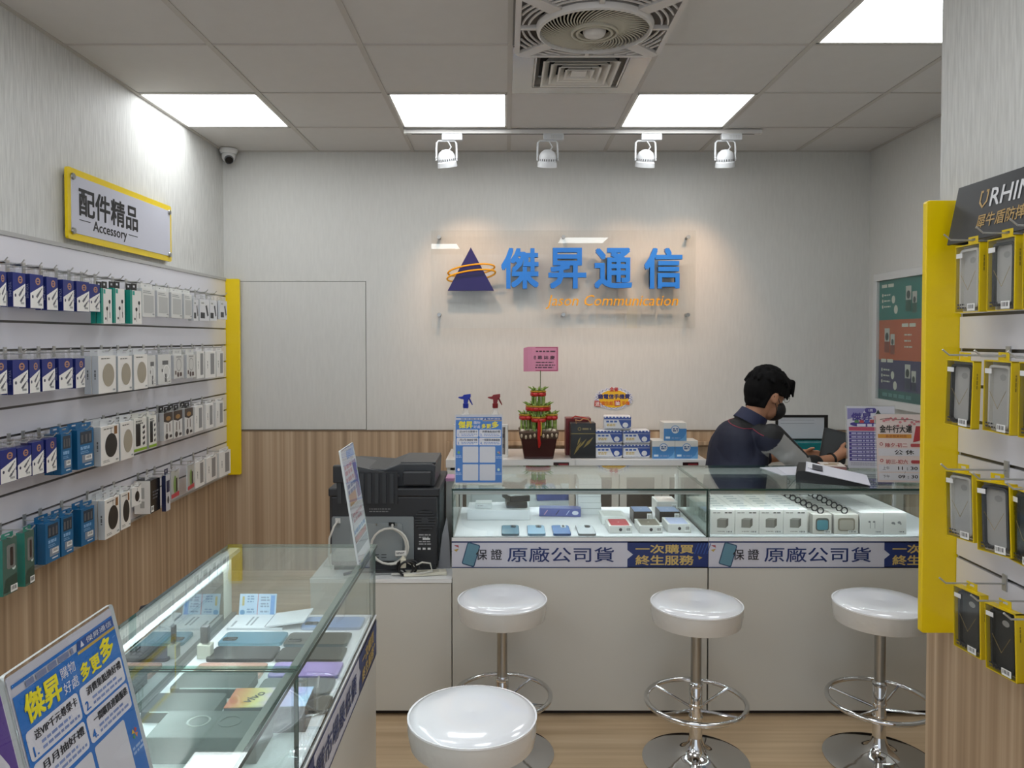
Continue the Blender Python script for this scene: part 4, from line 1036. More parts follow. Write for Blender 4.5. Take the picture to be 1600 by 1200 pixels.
# ================================================================== THINGS ON THE WALL CABINETS
ZS = .785
def spray(x, col, label):
    s = thing('spray_bottle', label, 'spray bottle', (x, 4.56, ZS + .0005), 0, 'spray bottles')
    G().lathe([(0, 0), (.04, 0), (.042, .006), (.042, .19), (.036, .22), (.016, .262), (.014, .285)], 28).build('bottle', frosted('clear_bottle', (.85, .86, .85, 1), .35), s, smooth=True)
    G().lathe([(.016, .283), (.017, .286), (.017, .31), (.012, .312)], 20).build('collar', M(col, .35), s, smooth=True)
    G().prism([(-.047, .345), (-.04, .35), (-.02, .352), (-.012, .362), (.03, .368), (.03, .348), (.018, .338), (.012, .312), (-.012, .312), (-.013, .335), (-.03, .338)], 'y', -.011, .011).build('spray_head', M(col, .35), s, bevel=.002)
    G().tube([(.018, 0, .345), (.028, 0, .325), (.04, 0, .302)], [.006, .005, .003], 8).build('trigger', M(col, .35), s)
    return s
spray(-.238, '#1a2f9c', 'clear spray bottle with bright blue trigger head')
spray(-.062, '#7d1f24', 'clear spray bottle with dark red trigger head')

fr = thing('notice_frame', 'white picture frame standing behind the blue counter sign', 'frame', (-.146, 4.48, ZS))
g = G()
for a in ((-.16, .16, 0, .016), (-.16, .16, .178, .194), (-.16, -.144, .016, .178), (.144, .16, .016, .178)): g.box(a[0], a[1], 0, .02, a[2], a[3])
g.build('frame', M('#d9d7d2', .4), fr, bevel=.002)
G().box(-.144, .144, .008, .012, .016, .178).build('picture', M('#77706a', .4), fr)
for k in range(5): G().rect(-.138 + (k % 2) * .25, -.112 + (k % 2) * .25, .025 + k * .03, .048 + k * .03, .0076).build('photo_print', M(['#8d4a44', '#4b4a52', '#a79d93', '#3b3337', '#7b3138'][k], .4), fr)

# lucky bamboo
pt = thing('potted_bamboo', 'tiered lucky bamboo with red ribbons in a dark red pot', 'potted plant', (.192, 4.50, ZS + .0005))
g = G(); POT = M('#3a0f12', .25, coat=.4)
def frust4(g, w0, d0, z0, w1, d1, z1, mi=0):
    vs_ = [(-w0, -d0, z0), (w0, -d0, z0), (w0, d0, z0), (-w0, d0, z0), (-w1, -d1, z1), (w1, -d1, z1), (w1, d1, z1), (-w1, d1, z1)]
    return g.add(vs_, [(0, 3, 2, 1), (4, 5, 6, 7), (0, 1, 5, 4), (1, 2, 6, 5), (2, 3, 7, 6), (3, 0, 4, 7)], mi)
frust4(g, .085, .085, 0, .105, .105, .125).build('pot', POT, pt, bevel=.006)
frust4(G(), .108, .108, .118, .116, .116, .162).build('woven_rim', M('#4f3d30', .7, noise=.4, nscale=90, bump=.8), pt, bevel=.006)
MO = random.Random(12); shl = G()
for k in range(9):
    shl.sphere((-.1 + k * .025, -.117 + MO.uniform(-.002, .002), .136 + MO.uniform(-.008, .008)), (.007, .005, .012), 9, 6)
shl.build('shell_beads', M('#b5a58e', .5), pt, smooth=True)
MO = random.Random(11); peb = G()
for k in range(70):
    a = MO.uniform(-.095, .095); b = MO.uniform(-.095, .095); r = MO.uniform(.009, .016)
    peb.sphere((a, b, .160 + MO.uniform(0, .010)), (r, r, r * .8), 7, 5, MO.randrange(3))
peb = peb.build('pebbles', [M('#8d8272', .6), M('#57493d', .6), M('#c9bfae', .6)], pt, smooth=True)
peb['kind'] = 'stuff'
CANE = M('#6f8f3a', .4); CANE2 = M('#93a95a', .4); RIB = M('#b01d1a', .35); GLD = M('#c59a35', .3, .5)
def bundle(cx, cy, rad, z0, z1, nc, flare):
    for k in range(nc):
        a = 2 * pi * k / nc; x, y = cx + rad * cos(a), cy + rad * sin(a); n = 5
        prof = []
        for q in range(n + 1):
            z = z0 + (z1 - z0) * q / n; prof += [(.0075, z - .002), (.0088, z), (.0075, z + .002)]
        prof.append((.0065, z1 + .006))
        G().lathe(prof, 9, (x, y, 0)).build('cane', CANE if k % 2 else CANE2, pt, smooth=True)
        ox, oy = x + flare * cos(a), y + flare * sin(a)
        G().tube([(x, y, z1 - .004), ((x + ox) / 2, (y + oy) / 2, z1 + .008), (ox, oy, z1 + .014)], [.004, .0045, .001], 5).build('shoot', CANE, pt)
bundle(0, 0, .034, .14, .40, 9, .03)
bundle(0, -.0, .062, .14, .31, 12, .03)
bundle(-.075, -.03, .026, .14, .262, 7, .024)
bundle(.075, -.03, .026, .14, .262, 7, .024)
bundle(0, -.07, .03, .14, .25, 8, .02)
for (x, y, z, r) in ((0, 0, .37, .044), (0, 0, .285, .072), (-.075, -.03, .235, .036), (.075, -.03, .235, .036), (0, -.07, .225, .041)):
    G().lathe([(r, z - .010), (r + .003, z - .006), (r + .003, z + .006), (r, z + .012)], 20, (x, y, 0), ring=True).build('ribbon_band', RIB, pt)
    G().lathe([(r + .001, z + .013), (r + .004, z + .015), (r + .004, z + .020), (r, z + .022)], 20, (x, y, 0), ring=True).build('gold_trim', GLD, pt)
    for sx in (-1, 1):
        G().sphere((x + sx * .016, y - r - .004, z), (.016, .006, .011), 10, 6).build('bow', RIB, pt, smooth=True)
G().tube([(0, -.118, .22), (.002, -.121, .17), (-.002, -.123, .13), (.003, -.122, .095), (.0, -.121, .07)], [.008, .011, .008, .01, .005], 8).build('red_tassel', RIB, pt, smooth=True)
G().tube([(.012, -.116, .225), (.013, -.12, .18), (.011, -.122, .14)], .004, 6).build('gold_tassel', GLD, pt)
# congratulation card on its stick
cd = thing('greeting_card', 'pink congratulation card on a thin stick above the bamboo', 'card', (.205, 4.50, ZS + .14))
G().tube([(0, 0, .0), (.0, 0, .37)], .0024, 6).build('stick', M('#4b5a35', .5), cd)
g = G(); n = 9
for s_, y in ((0, 0), (1, .0012)):
    pass
PK = M('#d58aa5', .5); PK2 = M('#b4506f', .5)
vs_ = []; W_, H_ = .205, .145
for i in range(n):
    u = i / (n - 1); bend = -.02 * max(0, .35 - u) ** 1.5 * 4
    for z in (0, H_): vs_.append((-.1 + u * W_, bend, .365 + z * (1 - .06 * (u < .1)) + .0))
fs = [(2 * i, 2 * i + 2, 2 * i + 3, 2 * i + 1) for i in range(n - 1)]
m_ = G().add(vs_, fs).add([(p[0], p[1] + .0012, p[2]) for p in vs_], [q[::-1] for q in fs]).build('card_face', PK, cd)
bd = G()
for a in ((-.065, .1, .368, .373), (-.065, .1, .503, .508), (.096, .101, .368, .508)): bd.rect(a[0], a[1], a[2], a[3], -.0006)
bd.build('border_print', PK2, cd)
text('開 幕 誌 慶', .016, .447, .022, M('#3b2430', .5), cd, w=.135, y=-.0012, bold=.01)
bars(-.06, .09, [.483], .009, M('#5a3b48', .5), cd, -.0008, jag=.05); bars(-.06, .09, [.418, .402, .388], .007, M('#5a3b48', .5), cd, -.0008, jag=.1)

# gift bags
bg = thing('gift_bag', 'black gift bag with gold brushed print and rope handle', 'bag', (.452, 4.47, ZS + .0005))
G().box(-.073, .073, -.03, .07, 0, .205).build('bag_body', M('#0e0d0e', .3), bg, bevel=.002)
G().rect(-.073, .073, .142, .146, -.0305).build('gold_line', M('#8c7a45', .35, .5), bg)
G().ring(-.022, .172, .007, .010, -.0306).build('emblem', M('#8c7a45', .35, .5), bg); bars(-.005, .045, [.172], .011, M('#7e7048', .4), bg, -.0306, 'name_print', 0)
br = G()
for (x0, z0, x1, z1, w_) in ((-.055, .02, -.01, .10, .006), (-.03, .055, .02, .115, .004), (.0, .06, .06, .125, .006), (-.035, .075, -.015, .125, .004)):
    br.flat([(x0, z0), ((x0 + x1) / 2 + w_, (z0 + z1) / 2 - w_), (x1, z1), ((x0 + x1) / 2 - w_, (z0 + z1) / 2 + w_)], -.0306)
br.build('brush_print', M('#8c7a45', .4, .4), bg)
G().tube([(-.04, -.028, .203), (-.045, -.03, .225), (-.02, -.032, .218), (.0, -.03, .232), (.03, -.03, .226), (.045, -.028, .205)], .0035, 7).build('rope_handle', M('#b58a5e', .6), bg, smooth=True)
bg2 = thing('gift_bag', 'dark red gift bag behind the black one', 'bag', (.435, 4.60, ZS + .0005))
G().box(-.075, .075, -.045, .06, 0, .222).build('bag_body', M('#6a1518', .35), bg2, bevel=.002)
G().tube([(-.04, -.044, .22), (-.02, -.046, .235), (.02, -.046, .228), (.05, -.044, .22)], .0035, 7).build('rope_handle', M('#b32a25', .6), bg2, smooth=True)

# tissue packs
TB = M('#24458f', .3, coat=.3); TW = M('#d8dade', .35)
def tissue():
    o = G().box(-.08, .08, -.05, .05, 0, .082).build('tissue_pack', [TW], None, bevel=.012, seg=3)
    G().rect(-.078, .078, .062, .079, -.0506).build('blue_top_print', TB, o)
    ch = G()
    for k in range(8): ch.flat([(-.076 + k * .02, .072), (-.066 + k * .02, .072), (-.07 + k * .02, .079), (-.074 + k * .02, .079)], -.051)
    ch.build('check_print', TW, o)
    G().flat([(.005, .06), (.078, .06), (.078, .02), (.06, .012), (.03, .012), (.018, .03)], -.0508).build('blue_print', TB, o)
    G().ell(.045, .03, .016, .015, -.0512, 0, 18).build('white_emblem', TW, o)
    bars(-.065, .0, [.05], .01, M('#3e5fa4', .4), o, -.0508, 'headline', 0); bars(-.062, -.005, [.034, .026], .005, M('#c4a73c', .4), o, -.0508)
    bars(-.07, .06, [.01], .003, M('#8d95aa', .4), o, -.0508)
    return o
t0 = tissue()
TP = [((.602, 4.49, ZS + .0005), 0, 'blue and white tissue pack, bottom layer, against the black gift bag'), ((.763, 4.49, ZS + .0005), 0, 'blue and white tissue pack, bottom layer, against the pale blue boxes'),
      ((.602, 4.49, ZS + .083), 0, 'blue and white tissue pack, middle layer, against the black gift bag'), ((.763, 4.49, ZS + .083), 0, 'blue and white tissue pack, middle layer, above the pale blue boxes side'),
      ((.655, 4.49, ZS + .1655), radians(-4), 'blue and white tissue pack on top of the tissue pile')]
for i, (p, rz, lb) in enumerate(TP):
    o = t0 if i == 0 else copy_tree(t0); o.location = p; o.rotation_euler = (0, 0, rz); tag(o, lb, 'tissue pack', 'tissue packs on the cabinet')
def bluebox():
    o = G().box(-.066, .066, -.06, .06, 0, .104).build('blue_carton', M('#d5d5d0', .4), None, bevel=.001)
    G().rect(-.066, .066, 0, .07, -.0605).build('blue_print', M('#4d86bd', .35), o)
    G().ell(.0, .064, .025, .025, -.061).build('blue_ring', M('#4d86bd', .35), o); G().ell(.0, .064, .0215, .0215, -.0614).build('white_disc', M('#d8dadc', .35), o)
    bars(-.015, .016, [.069, .058], .009, M('#5a6f94', .4), o, -.0618, 'disc_print', 0)
    bars(-.056, -.03, [.018], .012, M('#cfe0ee', .4), o, -.061, 'white_print', 0); bars(-.02, .03, [.016], .008, M('#7d9cc4', .4), o, -.061, jag=0)
    s = G().flat([(.02, .0), (.066, .0), (.066, .05), (.05, .02)], -.0608).build('wave_print', M('#6ea2d0', .35), o)
    return o
b0 = bluebox()
for i, (x, z, lb) in enumerate(((.918, 0, 'pale blue and white carton, lower one touching the tissue packs'), (1.052, 0, 'pale blue and white carton, lower one at the cabinet end'), (.985, .1045, 'pale blue and white carton on top of the two others'))):
    o = b0 if i == 0 else copy_tree(b0); o.location = (x, 4.49, ZS + .0005 + z); tag(o, lb, 'box', 'pale blue cartons')
# pink slip hanging at the counter end
ppn = G().prism([(-.265, .93), (-.215, .93), (-.215, .895), (-.272, .885)], 'y', 3.40, 3.4012)
o = thing('pink_paper', 'pink paper slip hanging behind the blue counter sign', 'paper', (-.233, 3.38, .87))
G().box(-.03, .022, -.04, .06, 0, .001).box(-.03, .022, -.0412, -.04, -.012, .001).build('slip', M('#d49ac0', .5), o)
G().box(-.028, .02, -.03, .05, -.325, -.0005).build('rack', M('#c9c6c0', .4), o)

# ================================================================== SIGNS STANDING ON THE COUNTERS
SB = '#1f6fc2'
def acrylic_stand(name, label, loc, rz, w, h, lean, paper):
    t = thing(name, label, 'sign', loc, rz)
    a = radians(lean)
    gq = G().prism(rrect(w + .008, h + .008, .004, 2, 0, h / 2), 'y', -.002, .003); gq.m = [0, 0] + [1] * (len(gq.f) - 2)
    pl_ = gq.build('acrylic_sheet', [ACRYLIC, ACREDGE], t); pl_.rotation_euler = (-a, 0, 0); pl_.location = (0, 0, .006)
    G().box(-w / 2 - .004, w / 2 + .004, -.01, .09, -.001, .003).build('acrylic_foot', ACRYLIC, t)
    sh_ = G().prism(rrect(w, h, .002, 1, 0, h / 2), 'y', -.0005, .0008).build('paper', M(paper, .3), t); sh_.rotation_euler = (-a, 0, 0); sh_.location = (0, -.0, .006)
    return t, sh_
def blue_poster(sh_, w, h):
    q = -.0012; Z = lambda f: h * (1 - f); X = lambda f: -w / 2 + w * f
    G().rect(-w / 2 + .002, w / 2 - .002, .004, Z(.075), q).build('blue_print', M(SB, .35), sh_)
    G().rect(X(.02), X(.985), Z(.045), Z(.032), q).build('blue_line', M(SB, .35), sh_)
    G().flat([(X(.58), Z(.075)), (X(.6), Z(.04)), (X(.985), Z(.04)), (X(.985), Z(.075))], q - .0002).build('name_band', M('#2b4f94', .35), sh_)
    G().flat([(X(.615), Z(.07)), (X(.655), Z(.07)), (X(.635), Z(.045))], q - .0005).build('triangle_logo', M('#d8d8e4', .4), sh_)
    text('傑昇通信', X(.82), Z(.058), h * .024, M('#e4e4ea', .4), sh_, w=w * .28, y=q - .0006)
    G().rect(X(.58), X(.985), Z(.092), Z(.08), q - .0002).build('gold_line', M('#c2a44c', .35), sh_)
    bars(X(.12), X(.55), [Z(.06)], h * .022, M('#7d86a6', .4), sh_, q - .0004, 'slogan', .05)
    YL = M('#e8dc2a', .4)
    text('傑昇', X(.22), Z(.145), h * .10, YL, sh_, w=w * .30, y=q - .0006, bold=.03)
    text('購物', X(.46), Z(.115), h * .045, M('#e8e8ee', .4), sh_, w=w * .14, y=q - .0006); text('好處', X(.46), Z(.175), h * .045, M('#e8e8ee', .4), sh_, w=w * .14, y=q - .0006)
    text('多更', X(.66), Z(.165), h * .065, YL, sh_, w=w * .2, y=q - .0006, bold=.03); text('多', X(.85), Z(.145), h * .09, YL, sh_, w=w * .14, y=q - .0006, bold=.03)
    PAPER = M('#dcdce4', .35)
    for x0, z0, t_, nn in ((.03, .215, '送VIP千元尊榮卡', '1.'), (.51, .215, '消費集點換好禮', '2.'), (.03, .335, '月月抽好禮', '3.'), (.51, .335, '一間購買連鎖服務', '4.')):
        c = G().flat(rrect(w * .46, h * .11, .004, 2, X(x0 + .23), Z(z0 + .055)), q - .0003).build('white_panel', PAPER, sh_)
        text(t_, X(x0 + .25), Z(z0 + .03), h * .034, M('#2b2b33', .4), sh_, w=w * .38, y=q - .0006, bold=.005)
        text(nn, X(x0 + .045), Z(z0 + .08), h * .036, M(SB, .4), sh_, y=q - .0006, bold=.01)
        bars(X(x0 + .1), X(x0 + .44), [Z(z0 + .068), Z(z0 + .09)], h * .011, M('#7f93c4', .4), sh_, q - .0006)
    for x0, z0 in ((.16, .46), (.52, .46), (.16, .72), (.52, .72)):
        G().flat(rrect(w * .33, h * .235, .003, 2, X(x0 + .165), Z(z0 + .12)), q - .0003).build('blank_white_square', M('#d2d3da', .35), sh_)
    for x, z, c in ((.075, .55, '#6aa04a'), (.075, .8, '#e8e8f0'), (.92, .8, '#bfe0d8')):
        G().ell(X(x), Z(z), w * .028, w * .03, q - .0004, 0, 16).build('small_icon', M(c, .4), sh_)
        bars(X(x - .06), X(x + .06), [Z(z + .05), Z(z + .07)], h * .011, M('#9bb8e0', .4), sh_, q - .0004, jag=0)
    fl = G()
    for k, c in enumerate(range(4)): fl.flat([(X(.925), Z(.555)), (X(.925) + w * .035 * cos(k * pi / 2 + .4), Z(.555) + w * .035 * sin(k * pi / 2 + .4)), (X(.925) + w * .035 * cos(k * pi / 2 + 1.3), Z(.555) + w * .035 * sin(k * pi / 2 + 1.3))], q - .0004, k)
    fl.build('pinwheel_icon', [M('#c8443c', .4), M('#e0b92c', .4), M('#4a9a55', .4), M('#e0803c', .4)], sh_)
    bars(X(.865), X(.985), [Z(.61), Z(.63)], h * .011, M('#9bb8e0', .4), sh_, q - .0004, jag=0)

t, s_ = acrylic_stand('counter_sign', 'upright blue notice in clear acrylic stand on the rear phone showcase', (-.107, 3.03, ZT + .0015), 0, .188, .272, 4, '#c3c4ce'); blue_poster(s_, .188, .272)
t, s_ = acrylic_stand('counter_sign', 'large blue notice in clear acrylic stand, cut by the lower left picture corner', (-.409, .804, ZT + .0015), pi / 2, .19, .264, 13.2, '#c8c8d2'); blue_poster(s_, .19, .264)
t, s_ = acrylic_stand('counter_sign', 'purple-edged white notice beside the large blue one', (-.409, .604, ZT + .0015), pi / 2, .19, .264, 13.2, '#c8c8d2')
G().rect(-.093, .093, .003, .26, -.0012).build('purple_print', M('#5b3d8f', .35), s_); G().flat(rrect(.17, .225, .05, 5, 0, .115), -.0016).build('white_field', M('#d4d3da', .35), s_)
G().flat([(.045, .14), (.06, .14), (.058, .165), (.07, .19), (.04, .185), (.047, .165)], -.002).build('trophy_picture', M('#c79a3a', .4), s_)
bars(.02, .08, [.05], .03, M('#4a3f88', .4), s_, -.002, 'headline', 0)

t, s_ = acrylic_stand('counter_sign', 'tilted notice with pink lettering at the far end of side counter', (-.376, 2.02, ZT + .0015), pi / 2, .155, .29, 9, '#d3d2d8')
q = -.0012
G().rect(-.02, .07, .262, .284, q).build('blue_heading', M('#8fa9dc', .4), s_)
bars(-.065, .04, [.245, .23, .212], .011, M('#c07d86', .4), s_, q, 'headline'); bars(-.065, .06, [.195, .18], .01, M('#5a6396', .4), s_, q)
G().rect(.035, .075, .15, .25, q).build('purple_print', M('#7d5a8d', .4), s_); G().rect(-.065, .02, .145, .175, q).build('orange_print', M('#c08a4a', .4), s_)
G().rect(-.07, .075, .085, .135, q).build('white_print', M('#e2e0e6', .4), s_); bars(-.06, .06, [.12, .105], .008, M('#c89aa2', .4), s_, q - .0004)
bars(-.07, .07, [.078], .01, M('#5e7ab4', .4), s_, q, jag=0); G().rect(-.075, .075, .05, .068, q).build('brown_print', M('#93604f', .4), s_)
bars(-.07, .07, [.06], .009, M('#b54a44', .4), s_, q - .0004, jag=0); G().rect(-.075, .075, .025, .048, q).build('grey_print', M('#8b8890', .4), s_)

t, s_ = acrylic_stand('counter_sign', 'purple price list notice behind the pink opening hours notice', (1.628, 3.385, ZT + .0015), radians(-6), .205, .275, 6, '#d4d3dd')
w, h = .205, .275; PU = M('#4b418f', .35)
G().flat([(-.1, .265), (-.02, .265), (-.04, .235), (-.1, .215)], -.0011).build('purple_corner', M('#8d88ba', .4), s_)
G().flat(rrect(.05, .022, .01, 4, .0, .256), -.0012).build('round_badge', PU, s_); text('1月', .0, .256, .012, M('#e6e6ee', .4), s_, y=-.0016, bold=.02)
text('傑昇', -.04, .228, .034, PU, s_, w=.085, y=-.0014, bold=.03); text('好禮', .035, .224, .022, M('#c25a66', .4), s_, y=-.0014, bold=.02)
G().flat([(.02, .238), (.045, .238), (.032, .26)], -.0014).build('triangle_logo', M('#2e3f3a', .4), s_)
G().ell(-.03, .195, .06, .012, -.0011).build('purple_cloud', PU, s_)
for k, c in enumerate(('#5d8a52', '#b8454a', '#4b5fa8', '#b8454a', '#5d8a52')): G().rect(-.07 + k * .022, -.052 + k * .022, .2, .215, -.0014).build('gift_picture', M(c, .4), s_)
bars(-.06, .05, [.19], .012, M('#dcdcec', .4), s_, -.0018, 'headline', 0)
G().rect(-.095, .095, .165, .182, -.0012).build('pink_bar', M('#bc4f6a', .4), s_)
for k in range(8):
    G().rect(-.095, .095, .147 - k * .0165, .1615 - k * .0165, -.0012).build('purple_bar', PU, s_); bars(-.085, .06, [.154 - k * .0165], .006, M('#c9c6e2', .4), s_, -.0016, 'row_print', .5)
bars(-.09, .07, [.022, .014], .003, M('#a59cae', .4), s_, -.0012)

t, s_ = acrylic_stand('counter_sign', 'pink opening hours notice with plum blossoms on the adapter showcase', (1.600, 3.05, ZT + .0015), radians(-5), .212, .272, 6, '#e8d6d2')
q = -.0012; RD = M('#b8444a', .4); KK = M('#2a2424', .4)
br = G().tube([(-.09, q, .25), (-.06, q, .256), (-.02, q, .25), (.03, q, .252), (.06, q, .244)], .0012, 5); br.build('branch_print', M('#6b4a44', .4), s_)
bl = G(); rr_ = random.Random(5)
for k in range(16): bl.ell(-.075 + k * .009, .245 + rr_.uniform(-.02, .012), .006, .005, q - .0003 - k * .00002, 0, 8)
bl.build('blossom_print', M('#d4838a', .4), s_)
text('金牛行大運', -.03, .213, .03, KK, s_, w=.125, y=q - .0006, bold=.02)
G().rect(-.1, .03, .176, .192, q).build('orange_bar', M('#dd9a3a', .4), s_); text('春節營業時間', -.03, .184, .011, M('#a8512a', .4), s_, w=.08, y=q - .0006)
G().flat([(.035, .16), (.065, .168), (.07, .225), (.048, .225)], q - .0004).build('red_packet', M('#b8323c', .4), s_)
for z, tx in ((.152, '除夕-初二'), (.086, '初三-初六')):
    G().ring(-.088, z, .004, .0065, q - .0003).build('ring_bullet', RD, s_); text(tx, -.03, z - .004, .017, RD, s_, w=.085, y=q - .0006, bold=.008)
    G().flat(rrect(.06, .013, .005, 3, .055, z - .004), q - .0003).build('red_pill', RD, s_)
G().rect(-.1, .1, .105, .135, q).build('white_bar', M('#dfdce2', .4), s_); text('公 休', -.0, .12, .019, KK, s_, w=.075, y=q - .0006, bold=.01)
G().rect(-.1, .1, .042, .07, q).rect(-.1, .1, .008, .037, q).build('white_bar', M('#dfdce2', .4), s_)
text('上午', -.072, .056, .013, M('#3d3a44', .4), s_, y=q - .0006); text('11 : 30', .012, .056, .013, KK, s_, w=.075, y=q - .0006, bold=.015); text('/', .0, .039, .01, KK, s_, y=q - .0006)
text('下午', -.072, .023, .013, M('#3d3a44', .4), s_, y=q - .0006); text('09 : 30', .012, .023, .013, KK, s_, w=.075, y=q - .0006, bold=.015)
G().rect(.075, .1, .245, .258, q).build('blue_logo', M('#4a6fa8', .4), s_)

# ================================================================== PAPERS ON THE ADAPTER SHOWCASE
pa = thing('paper_sheets', 'loose white sheets on the adapter showcase before the clerk', 'paper', (1.31, 3.36, ZT + .0005), radians(8))
G().box(-.15, .16, -.1, .1, 0, .002).build('sheet', M('#c9cad2', .5), pa)
o = G().box(-.10, .19, -.13, .06, .0022, .0035).build('sheet', M('#d2d2da', .5), pa); o.rotation_euler = (0, 0, radians(-14))
bi = thing('ring_binder', 'black binder lying open under white sheets on the showcase', 'binder', (1.335, 3.13, ZT + .0005), radians(-22))
G().prism([(-.13, 0), (.14, 0), (.14, .003), (-.10, .05), (-.125, .048), (-.132, .03)], 'y', -.1, .13).build('cover', BLACK, bi, bevel=.002)
o = G().prism([(-.095, .0505), (.142, .0085), (.142, .0105), (-.094, .0535)], 'y', -.115, .13).build('sheet', M('#d9d9e2', .5), bi)
o = G().prism([(-.088, .0535), (-.03, .0432), (-.03, .0452), (-.087, .0555)], 'y', -.04, .11).build('sheet', M('#e3e3e8', .5), bi)
o = G().prism([(-.07, .0525), (-.03, .0455), (-.03, .0475), (-.0695, .0545)], 'y', -.06, .06).build('dark_card', M('#43434c', .4), bi)
rp = thing('memo_pad', 'red-brown memo pad with printed top beside the white sheets', 'memo pad', (1.455, 3.40, ZT + .0035), radians(-12))
G().box(-.05, .05, -.06, .06, 0, .018).build('pad', M('#8d6560', .5), rp); G().box(-.047, .047, -.057, .057, .018, .0195).build('top_sheet', M('#cfc6be', .5), rp)
G().box(-.035, .02, -.03, .0, .0195, .0202).box(-.01, .035, .01, .04, .0195, .0202).build('brown_print', M('#9a8468', .5), rp)

# document tray behind the clerk
dt = thing('document_tray', 'black-framed sheet in a teal desk tray behind the clerk', 'desk tray', (1.77, 4.50, .8305))
G().box(-.16, .15, -.09, .10, 0, .05).build('teal_tray', M('#0f6f72', .25), dt, bevel=.004)
g = G()
for a in ((-.17, .14, .0, .01), (-.17, .14, .135, .15), (-.17, -.155, .01, .135), (.118, .14, .01, .135)): g.box(a[0], a[1], .02, .028, a[2] + .05, a[3] + .05)
g.build('black_frame', BLACK, dt); G().box(-.155, .118, .022, .026, .06, .185).build('white_sheet', M('#c3c6cc', .45), dt)
bars(-.14, .09, [.17, .15], .002, M('#7d848c', .5), dt, .0215)

# ================================================================== IN THE SIDE SHOWCASES
def phone(x, y, z, L, W, rz, col, label, frame='#9aa4aa', cam='bl', t=.008, camcol='#3a3f44', group='phones in the side showcase', rough=.12):
    o = thing('smartphone', label, 'phone', (x, y, z), rz, group)
    G().prism(rrect(L, W, .011, 4), 'z', 0, t - .001).build('frame', M(frame, .25, .6), o, smooth=True)
    G().prism(rrect(L - .003, W - .003, .010, 4), 'z', t - .001, t).build('back_glass', M(col, .2, 0, 0, .4, .25), o)
    if cam:
        cx = -L / 2 + .025
        G().prism(rrect(.036, .022, .006, 3, cx, (-.012 if cam == 'bl' else .012)), 'z', t, t + .0015).build('camera_bump', M(camcol, .2), o)
        for k in range(3): G().lathe([(.005, t + .0014), (.005, t + .0022), (0, t + .0022)], 12, (cx - .011 + k * .011, (-.012 if cam == 'bl' else .012), 0)).build('lens', BLACK, o)
    return o
z7 = .7005
phone(-.471, 2.075, z7, .163, .078, 0, '#8fa6cf', 'pale blue phone at the far end of the side showcase', '#b7c4dc')
phone(-.654, 1.967, z7, .163, .078, 0, '#4f7f95', 'teal phone behind the small bottle in the side showcase', '#7fb2c4')
phone(-.485, 1.962, z7, .163, .080, 0, '#4a4a48', 'charcoal phone with teal rim between pale blue and black phones', '#48606a', 'bl')
phone(-.647, 1.872, z7, .163, .080, 0, '#3a3b3e', 'black phone beside the small bottle in the side showcase', '#2e2f31', None)
phone(-.478, 1.868, z7, .163, .076, 0, '#414141', 'dark grey phone in front of the charcoal phone', '#2e2f31', None)
phone(-.648, 1.774, z7, .163, .078, 0, '#c79a8a', 'rose gold phone in the side showcase', '#d0a088')
phone(-.468, 1.778, z7, .163, .078, 0, '#a894cf', 'lilac phone with pink sheen in the side showcase', '#7f7fc4')
phone(-.468, 1.692, z7, .163, .078, 0, '#6d7173', 'grey phone in a clear sleeve near the colourful box', '#84888a', None)
for (x, y, w_, d_, lb) in ((-.648, 1.687, .17, .082, 'thick dark grey-green device box behind the slate one'), (-.672, 1.583, .15, .085, 'thick slate device box touching the brushed metal box')):
    o = thing('device_box', lb, 'box', (x, y, z7), 0, 'dark device boxes in the side showcase')
    G().prism(rrect(w_, d_, .008, 3), 'z', 0, .022).build('box_body', M('#2c3331', .5, spec=.3), o)
    G().box(-w_ * .36, w_ * .42, -d_ / 2 - .0005, -d_ / 2 + .0015, .0205, .0226).build('edge_highlight', M('#c4d2ce', .3), o)  # pale strip paints the highlight along the front top edge
phone(-.448, 1.61, z7, .15, .07, 0, '#55504c', 'brown-grey phone under the folded clear holder', '#6a6660', None)
pm = thing('pamphlet', 'white folded product pamphlet at the far end of the side showcase', 'pamphlet', (-.645, 2.086, z7))
G().box(-.105, .045, -.05, .05, 0, .006).build('base_leaf', M('#dbe0e4', .4), pm)
o = G().box(0, .105, -.05, .05, 0, .004).build('raised_leaf', M('#e2e6ea', .4), pm); o.location = (.0, 0, .006); o.rotation_euler = (0, radians(-8), 0)
G().box(.0, .05, -.045, .045, .0, .0008).build('phone_picture', M('#5f6c78', .35), pm, loc=(-.005, 0, .0068))
for k in range(2): G().box(-.06 + k * .012, -.055 + k * .012, -.03, .03, .006, .0066).build('text_line', M('#8a9096', .5), pm)
G().box(-.098, -.092, -.04, .0, .006, .0066).build('text_line', M('#8a9096', .5), pm)
pcd = thing('price_card', 'pale blue price card standing at the far glass of the side showcase', 'card', (-.70, 2.135, z7), 0, None, (radians(-14), 0, 0))
G().box(-.052, .052, 0, .001, 0, .062).build('card', M('#b5cfe4', .4), pcd)
G().rect(-.001, .001, 0, .062, -.0006).build('red_fold', M('#b5505a', .4), pcd)
bars(-.03, -.008, [.055, .048, .041, .02, .013], .004, M('#6a8bb0', .4), pcd, -.0006); bars(.008, .035, [.052, .045, .035, .028, .014], .004, M('#7d8ea6', .4), pcd, -.0006)
G().rect(.036, .048, .004, .058, -.0006).build('blue_stripe', M('#5a93d0', .4), pcd); G().rect(-.044, -.038, .03, .055, -.0006).build('gold_stripe', M('#b5a25a', .4), pcd); G().ell(-.042, .012, .007, .007, -.0006, 0, 16).build('round_mark', M('#3f86b4', .4), pcd)
bt = thing('glass_bottle', 'tiny square glass bottle with a grey cap in the side showcase', 'bottle', (-.738, 1.862, z7))
